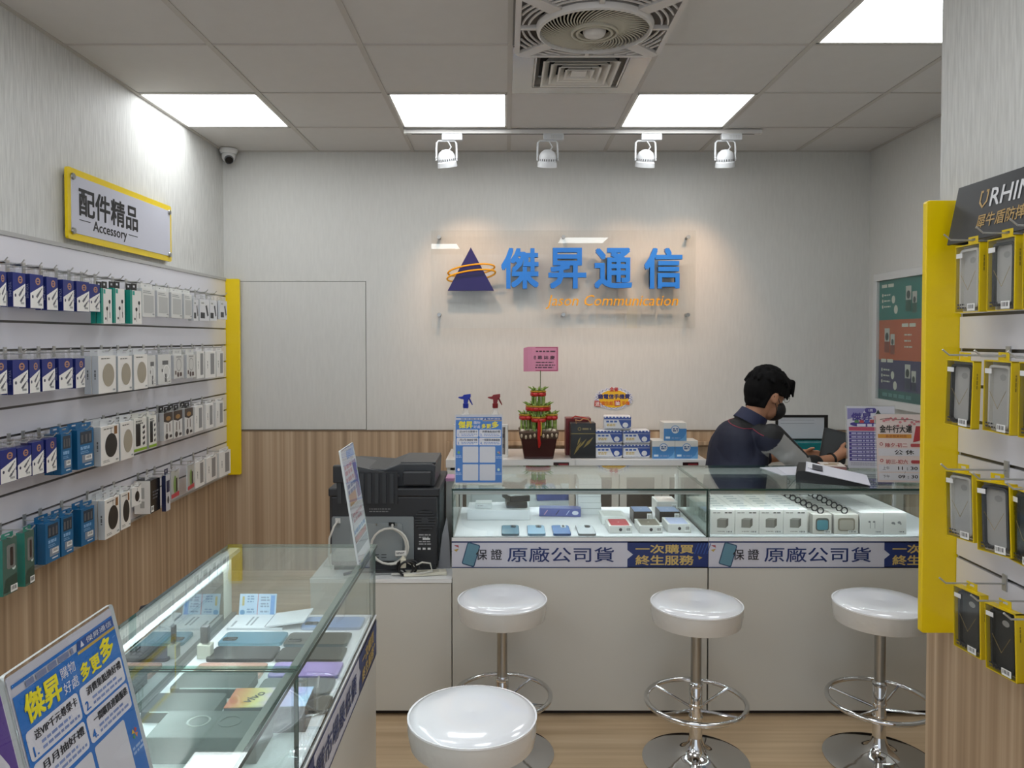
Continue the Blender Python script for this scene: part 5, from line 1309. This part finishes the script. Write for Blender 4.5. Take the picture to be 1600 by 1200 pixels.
G().box(-.0165, .0165, -.013, .013, 0, .034).build('bottle', frosted('pale_bottle', (.78, .82, .68, 1), .75), bt, bevel=.002)
G().box(-.009, .009, -.009, .009, .038, .078).build('cap', M('#4b4c4e', .4), bt, bevel=.001); G().box(-.006, .006, -.006, .006, .034, .038).build('neck', STEEL, bt)
mb = thing('metal_box', 'large brushed grey gift box with two ring marks below the glass joint', 'box', (-.558, 1.438, .7005))
BRUSH = M('#5f6463', .42, .7)
G().box(-.105, .10, -.05, .053, 0, .050).build('box_body', BRUSH, mb, bevel=.002)
for x, m_ in ((-.03, M('#b4b8b6', .2, .8)), (.03, M('#5d6362', .3, .6))): G().lathe([(.018, .0498), (.018, .0508), (.022, .0508), (.022, .0498)], 32, (x, .01, 0), ring=True).build('ring_mark', m_, mb)
vb = thing('phone_box', 'phone box with sunset-coloured top lettered vivo', 'box', (-.482, 1.541, z7), radians(3))
def sunset():
    m = bpy.data.materials.new('sunset_print'); m.use_nodes = True; nt = m.node_tree; b = nt.nodes['Principled BSDF']
    tc = nt.nodes.new('ShaderNodeTexCoord'); sp = nt.nodes.new('ShaderNodeSeparateXYZ'); cr = nt.nodes.new('ShaderNodeValToRGB'); ad = nt.nodes.new('ShaderNodeMath'); n = nt.nodes.new('ShaderNodeTexNoise'); n.inputs['Scale'].default_value = 2
    e = cr.color_ramp.elements; e[0].color = rgb('#d97a5a'); e[1].color = rgb('#a9cfe8')
    for p_, c in ((.2, '#e0b060'), (.36, '#e0d890'), (.55, '#c9b4dc'), (.75, '#b4b4e4')): q_ = e.new(p_); q_.color = rgb(c)
    nt.links.new(tc.outputs['Generated'], sp.inputs[0]); nt.links.new(tc.outputs['Generated'], n.inputs['Vector']); nt.links.new(sp.outputs['X'], ad.inputs[0])
    mu = nt.nodes.new('ShaderNodeMath'); mu.operation = 'MULTIPLY_ADD'; mu.inputs[1].default_value = .5; mu.inputs[2].default_value = -.25; nt.links.new(n.outputs['Fac'], mu.inputs[0]); nt.links.new(mu.outputs[0], ad.inputs[1])
    nt.links.new(ad.outputs[0], cr.inputs[0]); nt.links.new(cr.outputs[0], b.inputs['Base Color']); b.inputs['Roughness'].default_value = .25
    return m
G().box(-.078, .082, -.042, .042, 0, .052).build('box_body', M('#5d5a62', .35), vb, bevel=.001)
G().box(-.078, .082, -.042, .042, .052, .0535).build('printed_lid', sunset(), vb)
o = text('vivo', 0, 0, .02, M('#3a2f33', .4), vb, y=0, bold=.01); o.rotation_euler = (radians(-90), 0, radians(0)); o.rotation_euler = (-pi / 2, 0, radians(60)); o.location = (-.03, -.0, .0538)
hl = thing('card_holder', 'folded clear acrylic card holder inside the near showcase', 'card holder', (-.408, 1.605, z7), radians(10))
G().prism([(-.02, 0), (.012, 0), (.012, .055), (.008, .055), (.008, .003), (-.02, .003)], 'y', -.03, .03).build('bent_sheet', frosted('grey_clear', (.6, .6, .58, 1), .45), hl)
# glittering strap heap under the price boxes
gs = thing('beaded_strap', 'glittering beaded phone strap in the near showcase', 'strap', (-.45, 1.2, z7))
gg = G(); R_ = random.Random(4)
for k in range(60): gg.sphere((R_.uniform(-.03, .03), R_.uniform(-.14, .12), .006 + R_.uniform(0, .012)), R_.uniform(.003, .006), 7, 5, R_.randrange(2))
o = gg.build('beads', [CHROME, M('#3b3b3b', .2)], gs, smooth=True); o['kind'] = 'stuff'
um = thing('umbrella', 'dark curved handle poking up behind the side counter by the wood wall', 'umbrella', (-.985, 2.03, 0))
G().tube([(-.02, 0, .02), (-.01, 0, .4), (.0, 0, .70), (.004, 0, .735), (.016, 0, .760), (.034, 0, .766), (.05, 0, .748)], [.005, .02, .009, .010, .011, .011, .009], 10).build('shaft_and_handle', BLACK, um, smooth=True)
G().lathe([(.004, 0), (.006, .02), (.034, .2), (.03, .5), (.012, .62)], 14, (-.012, 0, 0)).build('folded_canopy', M('#16181c', .7), um, smooth=True)
# ================================================================== IN THE REAR PHONE SHOWCASE
zb = .711
for x, c, fr_, lb, cc in ((.019, '#6f93a6', '#5d7d90', 'steel blue phone standing first in the rear showcase front row', '#39505f'), (.122, '#8fb4cf', '#7ba2c0', 'light blue phone, second in the rear showcase front row', '#3e4c58'),
                         (.222, '#3f6fae', '#365f98', 'deep blue patterned phone, third in the rear showcase front row', '#dfe5ea'), (.32, '#d5dade', '#8a9298', 'clear silver phone case, fourth in the rear showcase front row', '#4c4c50')):
    o = phone(x, 3.045, zb, .14, .07, pi / 2 + radians(180), c, lb, fr_, 'tr', group='phones in the rear showcase front row', camcol=cc, t=.009)
def lidbox(x, y, z, w, d, h, top, side, label, rz=0., inner=True, topname='lid_print_or_glint'):
    o = thing('phone_box', label, 'box', (x, y, z), rz, 'phone boxes in the rear showcase')
    G().box(-w / 2, w / 2, -d / 2, d / 2, 0, h).build('box_body', M(side, .35), o, bevel=.001)
    if inner: G().prism(rrect(w * .8, d * .86, .006, 3), 'z', h, h + .0008).build(topname, M(top, .35), o)
    else: G().box(-w / 2 + .004, w / 2 - .004, -d / 2 + .004, d / 2 - .004, h, h + .0008).build(topname, M(top, .3), o)
    G().ell(0, h * .5, .0065, .0065, -d / 2 - .0006, 0, 14).build('round_seal', M('#2a2430', .4), o)
    barcode(w * .22, w * .46, h * .15, h * .85, o, -d / 2 - .0006)
    G().ell(0, 0, .004, .004, 0, 0, 10).build('lid_mark', M('#d8d8d8', .3), o).matrix_local = Matrix.Translation((0, 0, h + .0014)) @ Matrix.Rotation(-pi / 2, 4, 'X')
    return o
lidbox(.456, 3.075, zb, .092, .12, .03, '#b3414a', '#d8d8d4', 'white phone box with red lid picture')
lidbox(.577, 3.075, zb, .092, .12, .03, '#6f6a5e', '#d8d8d4', 'white phone box with brown lid picture')
lidbox(.692, 3.085, zb, .092, .12, .034, '#b3bcdc', '#d8d8d4', 'white phone box with lavender lid picture')
lidbox(.45, 3.215, zb, .10, .11, .034, '#d0d4cf', '#dfe2df', 'plain white phone box behind the red-lidded one')
lidbox(.573, 3.225, zb, .078, .10, .05, '#7f9cc9', '#2b2726', 'black phone box with blue lid, between white boxes', inner=False)
lidbox(.69, 3.245, zb, .086, .10, .045, '#8aa2cb', '#2b2726', 'black phone box with blue lid, nearest the adapter showcase', inner=False)
lidbox(.705, 3.38, zb, .09, .12, .06, '#dbcac0', '#dcd9d4', 'pinkish white phone box at the rear corner of phone showcase')
wp_ = thing('display_riser', 'white display riser carrying the black boxes', 'riser', (-.03, 3.32, zb))
G().box(-.133, .133, -.08, .08, 0, .042).build('riser_block', M('#e4e8ea', .35), wp_, bevel=.001)
def blackbox(z, rz, lb):
    o = thing('black_case', lb, 'box', (.045, 3.335, z), rz, 'black boxes on the riser')
    G().box(-.045, .045, -.06, .06, 0, .026).build('box_body', M('#1a1a1c', .3), o, bevel=.003)
    return o
blackbox(zb + .0425, radians(4), 'lower black gadget box on the white riser')
ob = blackbox(zb + .069, radians(18), 'upper black gadget box, twisted, with painted bright reflection on its lid'); G().box(-.04, .04, -.05, .05, .026, .0268).build('lid_print_or_glint', M('#8f9493', .25), ob)  # pale plate paints the bright reflection onto this black lid
wbx = thing('white_gadget_box', 'small white gadget boxes corner piece on the riser', 'box', (-.09, 3.30, zb + .0425)); wbx['label'] = 'small white gadget box on the riser beside black boxes'
G().box(-.04, .03, -.03, .03, 0, .024).build('box_body', M('#dfe4e4', .35), wbx, bevel=.001); bars(-.03, .0, [.012], .004, M('#b0b0b0', .4), wbx, -.0305)
pnb = thing('pen_box', 'long periwinkle box printed with pens in the rear showcase', 'box', (.238, 3.33, zb), radians(-4), None)
G().box(-.09, .09, -.03, .03, 0, .035).build('box_body', M('#5560a0', .35), pnb, bevel=.002)
for x, c in ((-.06, '#d0a0b8'), (-.01, '#20253c'), (.035, '#b9c4e4')): G().flat([(x - .01, .008), (x - .006, .008), (x + .008, .028), (x + .004, .028)], -.0306).build('pen_print', M(c, .4), pnb)
G().ell(.066, .017, .014, .009, -.0306, 0, 18).build('white_oval', M('#d5dae8', .4), pnb)
ds = thing('white_carton_stack', 'tall white lidded cartons at the rear of the phone showcase', 'box', (.37, 3.40, zb)); ds['label'] = 'lower white carton of the pile at the phone showcase rear'
G().box(-.05, .05, -.06, .06, 0, .052).build('box_body', M('#dfe3e3', .35), ds, bevel=.001); G().box(-.05, .05, -.061, -.06, .026, .0275).build('lid_gap', M('#a3a8a8', .5), ds)
ds2 = copy_tree(ds); ds2.location = (.368, 3.40, zb + .0525); ds2['label'] = 'middle white carton of the pile at the phone showcase rear'
ds3 = copy_tree(ds); ds3.location = (.371, 3.40, zb + .105); ds3['label'] = 'topmost white carton of the pile at the phone showcase rear'
for o in (ds, ds2, ds3): o['group'] = 'white cartons in a pile'; o.name = 'white_carton'

# ================================================================== IN THE ADAPTER SHOWCASE
def adapter():
    o = G().box(-.047, .047, 0, .045, 0, .098).build('adapter_box', M('#eceae5', .35), None, bevel=.0006)
    a = G().flat([(-.022, .028), (.012, .026), (.012, .058), (-.022, .06)], -.0006, 0).flat([(.012, .026), (.022, .036), (.022, .064), (.012, .058)], -.0006, 1).flat([(-.022, .06), (.012, .058), (.022, .064), (-.01, .066)], -.0006, 2)
    a.build('adapter_picture', [M('#8d8a84', .4), M('#6f6c67', .4), M('#a8a59f', .4)], o)
    bars(-.038, -.01, [.086], .004, M('#8f8d88', .5), o, -.0006, jag=0); bars(.008, .036, [.086], .005, M('#4c4a48', .5), o, -.0006, jag=0)
    bars(-.02, .01, [.012], .003, M('#a5a29c', .5), o, -.0006); barcode(.012, .042, .005, .016, o)
    hb = G()
    for a_ in ((-.02, .02, .016, .018), (-.02, .02, .028, .03), (-.02, -.018, .018, .028), (.018, .02, .018, .028)): hb.box(a_[0], a_[1], a_[2], a_[3], .098, .0986)
    hb.build('hang_slot', M('#8fa0a6', .4), o); return o
a0 = adapter(); first = True
COLN = ['nearest the phone showcase', 'second from the phone showcase', 'third from the phone showcase', 'next to the teal watch box']
for c in range(4):
    for k in range(9):
        o = a0 if first else copy_tree(a0); first = False
        o.location = (.856 + c * .0957, 2.999 + k * .0462, zb)
        tag(o, 'white adapter box, %s in the file %s' % (('frontmost', 'second', 'third', 'fourth', 'fifth', 'sixth', 'seventh', 'eighth', 'rearmost')[k], COLN[c]), 'box', 'adapter boxes in the showcase')
def watchbox(kind):
    w = .074 if kind == 'teal' else .095
    h = .078
    o = bpy.data.objects.new('strap_box', None); COL.objects.link(o)
    G().box(-w / 2, w / 2, .002, .04, 0, h).build('box_body', M('#e0dbd2', .35), o, bevel=.001)
    G().prism(rrect(w * .7, h * .66, .012, 4, 0, h * .5), 'y', .0, .002).build('strap_ring', M('#5c5a54' if kind == 'teal' else '#8f8778', .4), o)
    G().prism(rrect(w * .58, h * .5, .008, 4, 0, h * .48), 'y', -.001, .0).build('window', M('#5f9aa8' if kind == 'teal' else '#b9b2a6', .25), o)
    barcode(.006, w / 2 - .004, .004, .016, o, -.0015)
    G().tube([(.012 * cos(a), .02, h + .012 + .012 * sin(a)) for a in [2 * pi * i / 12 for i in range(12)]], .0028, 6, closed=True).build('hang_loop', BLACK, o)
    return o
for kind, x, lb in (('teal', 1.25, 'strap box with teal window'), ('tan', 1.345, 'strap box with beige window')):
    p0 = watchbox(kind)
    for k in range(8):
        o = p0 if k == 0 else copy_tree(p0); o.location = (x - .004 * k * (kind == 'teal'), 3.0 + k * .048, zb); o.rotation_euler = (0, 0, 0)
        tag(o, '%s, %s of its file in the adapter showcase' % (lb, ('frontmost', 'second', 'third', 'fourth', 'fifth', 'sixth', 'seventh', 'rearmost')[k]), 'box', 'strap boxes in the adapter showcase')
def earbox(kind):
    o = G().box(-.045, .045, 0, .04, 0, .086).build('earbud_box', M('#eeece8', .35), None, bevel=.0008)
    p = G()
    if kind == 0:
        for x in (-.006, .012): p.ell(x - .003, .05, .005, .004, -.0006, 0, 10).rect(x - .001, x + .001, .024, .05, -.0006)
    else:
        for x in (-.008, .016): p.ell(x, .046 + x * .1, .007, .005, -.0006, 0, 12).ell(x + .006, .042, .003, .004, -.0006, 0, 10)
    p.build('earbud_picture', M('#8f8f90', .4), o); barcode(.012, .04, .005, .015, o); return o
for kind, x, lb in ((0, 1.444, 'long-stemmed'), (1, 1.536, 'short-stemmed')):
    p0 = earbox(kind)
    for k in range(9):
        o = p0 if k == 0 else copy_tree(p0); o.location = (x, 2.999 + k * .0425, zb)
        tag(o, 'white box picturing %s earbuds, %s of its file in the adapter showcase' % (lb, ('frontmost', 'second', 'third', 'fourth', 'fifth', 'sixth', 'seventh', 'eighth', 'rearmost')[k]), 'box', 'earbud boxes in the adapter showcase')

# ================================================================== THE CLERK
SKIN = M('#b07f62', .5, spec=.3); HAIR = M('#080707', .8, noise=.3, nscale=60, spec=.15); JN = M('#10142a', .75, bump=.15, nscale=30); JB = M('#08080a', .7, bump=.15, nscale=30); JG = M('#9d9c98', .8, bump=.2, nscale=30)
PANTS = M('#15151a', .8)
def remesh(g, name, mats, parent, voxel, smooth=6, assign=None, fac=.5):
    tmp = g.build(name + '_tmp', mats[0])
    md = tmp.modifiers.new('r', 'REMESH'); md.mode = 'VOXEL'; md.voxel_size = voxel
    ms = tmp.modifiers.new('s', 'SMOOTH'); ms.iterations = smooth; ms.factor = fac
    dg = bpy.context.evaluated_depsgraph_get(); me = bpy.data.meshes.new_from_object(tmp.evaluated_get(dg)); bpy.data.objects.remove(tmp)
    me.materials.clear()
    for m in mats: me.materials.append(m)
    me.polygons.foreach_set('use_smooth', [True] * len(me.polygons))
    me.polygons.foreach_set('material_index', [assign(p.center) if assign else 0 for p in me.polygons])
    me.update(); o = bpy.data.objects.new(name, me); COL.objects.link(o)
    if parent: o.parent = parent
    return o
pe = thing('person', 'seated person in navy jacket and black face mask, holding a tablet', 'person', (1.16, 3.76, 0))
Oo = Vector((1.16, 3.76, 0))
def L3(x, y, z): return Vector((x, y, z)) - Oo
HEADC = L3(1.285, 3.765, 1.205)
HR = (Matrix.Rotation(radians(22), 3, 'Z') @ Matrix.Rotation(radians(16), 3, 'Y'))   # head faces +x, turned away and down
def H(x, y, z): return HEADC + HR @ Vector((x, y, z))
NECK = L3(1.205, 3.75, 1.085); CH = L3(1.165, 3.75, .93); HIP = L3(1.12, 3.76, .60)
RS = L3(1.262, 3.615, 1.018); LS = L3(1.135, 3.875, 1.005)
RE = L3(1.437, 3.68, .868); RW = L3(1.625, 3.775, .888)
LE = L3(1.28, 4.03, .85); LW = L3(1.50, 3.99, .87)
b = G()
b.sphere(H(0, 0, .012), (.092, .073, .098), 20, 14, rot=HR)
b.sphere(H(.035, 0, -.055), (.058, .056, .062), 18, 12, rot=HR)
b.sphere(H(.052, 0, -.088), (.032, .03, .024), 12, 10, rot=HR)
b.capsule(H(.094, 0, -.002), H(.105, 0, -.035), .009, .013, 10)
b.capsule(H(.084, -.03, .022), H(.084, .03, .022), .013, .013, 10)
for s in (-1, 1):
    b.sphere(H(-.004, s * .074, -.012), (.018, .008, .03), 12, 10, rot=HR)
    b.sphere(H(-.006, s * .076, .004), (.014, .010, .014), 10, 8, rot=HR)
b.capsule(H(-.025, 0, -.06), NECK, .052, .056, 16)
b.capsule(NECK, CH, .06, .12, 16); b.capsule(RS, LS, .05, .05, 14); b.capsule(CH, HIP, .125, .135, 18)
b.capsule(RS, RE, .047, .037, 14); b.capsule(RE, RW, .036, .024, 14); b.capsule(LS, LE, .047, .037, 14); b.capsule(LE, LW, .036, .024, 14)
for s, kx, ky in ((-1, 1.47, 3.80), (1, 1.40, 4.02)):
    hp = HIP + Vector((.02 - s * -.0, s * .085, -.03)); kn = L3(kx, ky, .53); an = L3(kx + .03, ky + .02, .09); toe = L3(kx + .17, ky + .06, .04)
    b.capsule(hp, kn, .085, .058, 14); b.capsule(kn, an, .056, .036, 14); b.capsule(an, toe, .038, .032, 12)
# right hand round the tablet edge, left hand on the far side
TABC = L3(1.672, 3.83, .945)
def hand(w, palm_c, fingers, thumb):
    b.capsule(w, palm_c, .022, .026, 12)
    for pts, r in fingers + [thumb]:
        for p, q in zip(pts[:-1], pts[1:]): b.capsule(p, q, r, r * .92, 8, steps=5)
PC = L3(1.672, 3.79, .912)
fing = []
for k in range(4):
    base = PC + Vector((.018 + .002 * k, -.002 + .004 * k, .016 - .013 * k))
    l = (.028, .031, .029, .023)[k]
    fing.append(([base, base + Vector((l, .004, .008)), base + Vector((l * 1.45, .022, .012)), base + Vector((l * 1.3, .04, .012))], .0085 - .0005 * (k == 3)))
hand(RW, PC, fing, ([PC + Vector((-.01, .008, .012)), PC + Vector((.006, .012, .034)), PC + Vector((.022, .016, .048))], .0095))
PL_ = L3(1.548, 3.95, .885); fing = []
for k in range(4):
    base = PL_ + Vector((.018, -.012 - .001 * k, .014 - .011 * k)); l = (.028, .031, .029, .023)[k]
    fing.append(([base, base + Vector((l, -.012, .004)), base + Vector((l * 1.4, -.03, .006))], .0085))
hand(LW, PL_, fing, ([PL_ + Vector((0, -.012, .014)), PL_ + Vector((.018, -.028, .03)), PL_ + Vector((.032, -.04, .036))], .0095))
def body_mat(c):
    if c.z < .56 : return 1 if c.z > .115 else 2
    return 0
body = remesh(b, 'body', [SKIN, PANTS, BLACK], pe, .0055, 5, body_mat)
# jacket: torso, sleeves, collar; panels by region of the garment
j = G()
j.capsule(NECK + Vector((-.01, 0, -.035)), CH + Vector((-.01, 0, 0)), .082, .142, 18)
j.capsule(CH + Vector((-.02, 0, 0)), HIP + Vector((-.01, 0, 0)), .146, .152, 20)
j.capsule(RS + Vector((-.012, 0, -.012)), LS + Vector((.0, 0, -.012)), .067, .058, 16)
j.sphere(CH + Vector((-.045, -.02, .03)), (.105, .15, .13), 18, 12)
j.capsule(RS, RE, .064, .053, 16); j.capsule(RE, RE.lerp(RW, .38), .052, .041, 14)
j.capsule(LS, LE, .058, .050, 16); j.capsule(LE, LE.lerp(LW, .4), .052, .041, 14)
for (t_, rr_, off) in ((.2, .059, .006), (.45, .058, -.006), (.68, .055, .006), (.9, .056, -.004)): j.sphere(RS.lerp(RE, t_) + Vector((0, off, off)), rr_, 14, 10)
fwd = Vector((cos(radians(38)), sin(radians(38)), 0)); side = Vector((fwd.y, -fwd.x, 0))   # side = to the person's right
armd = (RE - RS).normalized()
def jmat(c):
    d = c - NECK
    # right sleeve
    v = c - RS; t_ = v.dot(armd); along = RE - RS
    lat = (c - RS - armd * t_)
    onarm = t_ > .006 and lat.length < .085 and (c - CH).dot(side) > .082
    fore = (c - RE).dot((RW - RE).normalized()) > -.02 and (c - RE).length < .2 and c.x > RE.x - .06
    if onarm or fore:
        up_ = lat.dot(Vector((.62, .12, .77))) if not fore else (c - RE - (RW - RE).normalized() * (c - RE).dot((RW - RE).normalized())).dot(Vector((.3, .3, .9)))
        return 1 if (up_ > .036 or (fore and c.x > RE.x + .02)) else 2
    yoke = c.z > CH.z + .145 - .28 * (c - CH).dot(side)
    return 1 if yoke else 0
jk = remesh(j, 'jacket', [JN, JB, JG], pe, .0055, 8, jmat)
# collar
cl = G(); ring0 = []; cn = H(-.02, 0, -.085)
ax = (H(-.02, 0, -.04) - NECK).normalized(); u_ = ax.orthogonal().normalized(); v_ = ax.cross(u_)
base = NECK + ax * -.012
pr_ = [(.082, -.012), (.074, .018), (.069, .048), (.063, .048), (.063, .0)]
n = 36; vs_ = []
for r_, z_ in pr_:
    for i in range(n):
        a = 2 * pi * i / n; vs_.append(base + ax * z_ + (u_ * cos(a) + v_ * sin(a)) * r_)
cl.add(vs_, [(q * n + i, q * n + (i + 1) % n, (q + 1) * n + (i + 1) % n, (q + 1) * n + i) for q in range(len(pr_) - 1) for i in range(n)])
cl.build('collar', M('#131a3a', .7), pe, smooth=True)
# red piping along the yoke, laid on the jacket surface by ray casts
dg = bpy.context.evaluated_depsgraph_get(); dg.update()
pts = []
for i in range(26):
    s = -.13 + .30 * i / 25
    z = CH.z + .145 - .28 * s
    org = CH + side * s; org.z = z; org = org - fwd * .5
    ok, loc, nor, idx = jk.ray_cast(org, fwd)
    if ok: pts.append(loc + nor * .0008)
if len(pts) > 3: G().tube(pts, .0022, 6).build('red_piping', M('#8a2038', .5), pe)
org = RS.lerp(RE, .42) + Vector((0, -.4, .0)); ok, loc, nor, idx = jk.ray_cast(org + Vector((.045, 0, .035)), Vector((0, 1, 0)))
if ok:
    e_ = G().lathe([(0, .002), (.012, .0015), (.014, 0)], 16).build('sleeve_emblem', M('#3f6f78', .5), pe); e_.location = loc + nor * .0005; e_.rotation_euler = nor.to_track_quat('Z', 'Y').to_euler()
# hair: cap plus tufts
h = G()
h.sphere(H(-.012, 0, .05), (.100, .088, .088), 20, 14, rot=HR)
h.sphere(H(-.052, 0, .018), (.066, .080, .092), 18, 12, rot=HR)
h.sphere(H(-.066, 0, -.036), (.04, .058, .045), 16, 10, rot=HR)
h.sphere(H(.055, 0, .072), (.056, .078, .05), 16, 10, rot=HR)
R_ = random.Random(21)
for k in range(120):
    th = R_.uniform(0, 2 * pi); ph = R_.uniform(.05, 1.25)
    d = Vector((cos(th) * sin(ph), sin(th) * sin(ph), cos(ph)))
    p0 = Vector((-.008 + d.x * .098, d.y * .084, .05 + d.z * .088))
    fl = Vector((d.x * .5 + .25 * (d.x > 0), d.y * .55, -.55 - .3 * R_.random())); fl.normalize()
    p1 = p0 + fl * R_.uniform(.025, .045) + d * .003
    h.capsule(H(*p0), H(*p1), .015, .006, 7, steps=3)
for k in range(16):
    y = -.072 + .144 * k / 15
    h.capsule(H(.075, y, .085), H(.098 + R_.uniform(0, .008), y * 1.0, .034 + R_.uniform(-.014, .008)), .017, .005, 8, steps=4)
for s in (-1, 1):
    for k in range(5): h.capsule(H(.055 - k * .016, s * .074, .05), H(.06 - k * .017, s * .081, -.0 + .004 * k), .014, .006, 8, steps=4)
    for k in range(5): h.capsule(H(-.045 - k * .008, s * (.07 - .006 * k), -.0), H(-.05 - k * .006, s * (.064 - .008 * k), -.07), .013, .006, 8, steps=4)
remesh(h, 'hair', [HAIR], pe, .0045, 2)
# face mask with ear loops
m_ = G()
m_.sphere(H(.052, 0, -.058), (.070, .066, .058), 22, 16, rot=HR); m_.sphere(H(.088, 0, -.042), (.030, .03, .032), 14, 10, rot=HR)
mk = remesh(m_, 'face_mask', [M('#0a0a0b', .7)], pe, .005, 3)
inv = HR.transposed()
bm = bmesh.new(); bm.from_mesh(mk.data)
kill = []
for f_ in bm.faces:
    q = inv @ (f_.calc_center_median() - HEADC)
    if q.x < .030 + .25 * abs(q.z + .055) or q.z > -.016 + .10 * (q.x - .1): kill.append(f_)
bmesh.ops.delete(bm, geom=kill, context='FACES'); bm.to_mesh(mk.data); bm.free()
so = mk.modifiers.new('solid', 'SOLIDIFY'); so.thickness = .002; so.offset = -1
for s in (-1, 1):
    G().tube([H(.045, s * .062, -.035), H(.015, s * .074, -.012), H(-.006, s * .080, .014), H(-.018, s * .078, -.006), H(.004, s * .074, -.04), H(.036, s * .064, -.078)], .0016, 6).build('mask_loop', M('#0a0a0b', .7), pe)
    G().sphere(H(.081, s * .031, .006), .0115, 12, 8).build('eye', M('#d9d4cc', .2), pe, smooth=True)
    G().sphere(H(.0905, s * .0315, .006), .004, 10, 6).build('pupil', BLACK, pe, smooth=True)
    G().tube([H(.102, s * .032, .006) + HR @ Vector((0, .02 * cos(a), .016 * sin(a))) for a in [2 * pi * i / 18 for i in range(18)]], .0012, 5, closed=True).build('glasses_rim', M('#9c9a94', .3, .8), pe)
    G().tube([H(.1, s * .052, .01), H(.06, s * .078, .012), H(.0, s * .079, .012)], .0014, 5).build('glasses_temple', M('#55534f', .3, .8), pe)
G().tube([H(.103, -.012, .008), H(.108, 0, .01), H(.103, .012, .008)], .0012, 5).build('glasses_bridge', M('#9c9a94', .3, .8), pe)
wb_ = G(); d_ = (RW - RE).normalized(); u_ = d_.orthogonal().normalized(); v_ = d_.cross(u_); c_ = RE.lerp(RW, .92)
wb_.tube([c_ + (u_ * cos(a) + v_ * sin(a)) * .0285 for a in [2 * pi * i / 20 for i in range(20)]], .006, 8, closed=True)
wb_.build('wrist_band', BLACK, pe, smooth=True)
# tablet in the hands
tb = thing('tablet', 'dark tablet held by the seated person', 'tablet', (1.655, 3.835, .945))
tb.rotation_euler = (radians(-22), radians(14), radians(-10))
G().prism(rrect(.125, .165, .008, 3, 0, .0), 'y', 0, .008).build('case', M('#17181a', .4), tb); G().rect(-.054, .054, -.073, .073, -.0006).build('screen', M('#3a3d3f', .2), tb)
# stool that carries the clerk
sk = copy_tree(st0); sk.location = (1.12, 3.76, 0); sk['label'] = 'white bar stool under the seated person behind the counter'; sk['group'] = 'white bar stools'; sk.scale = (1, 1, .82)
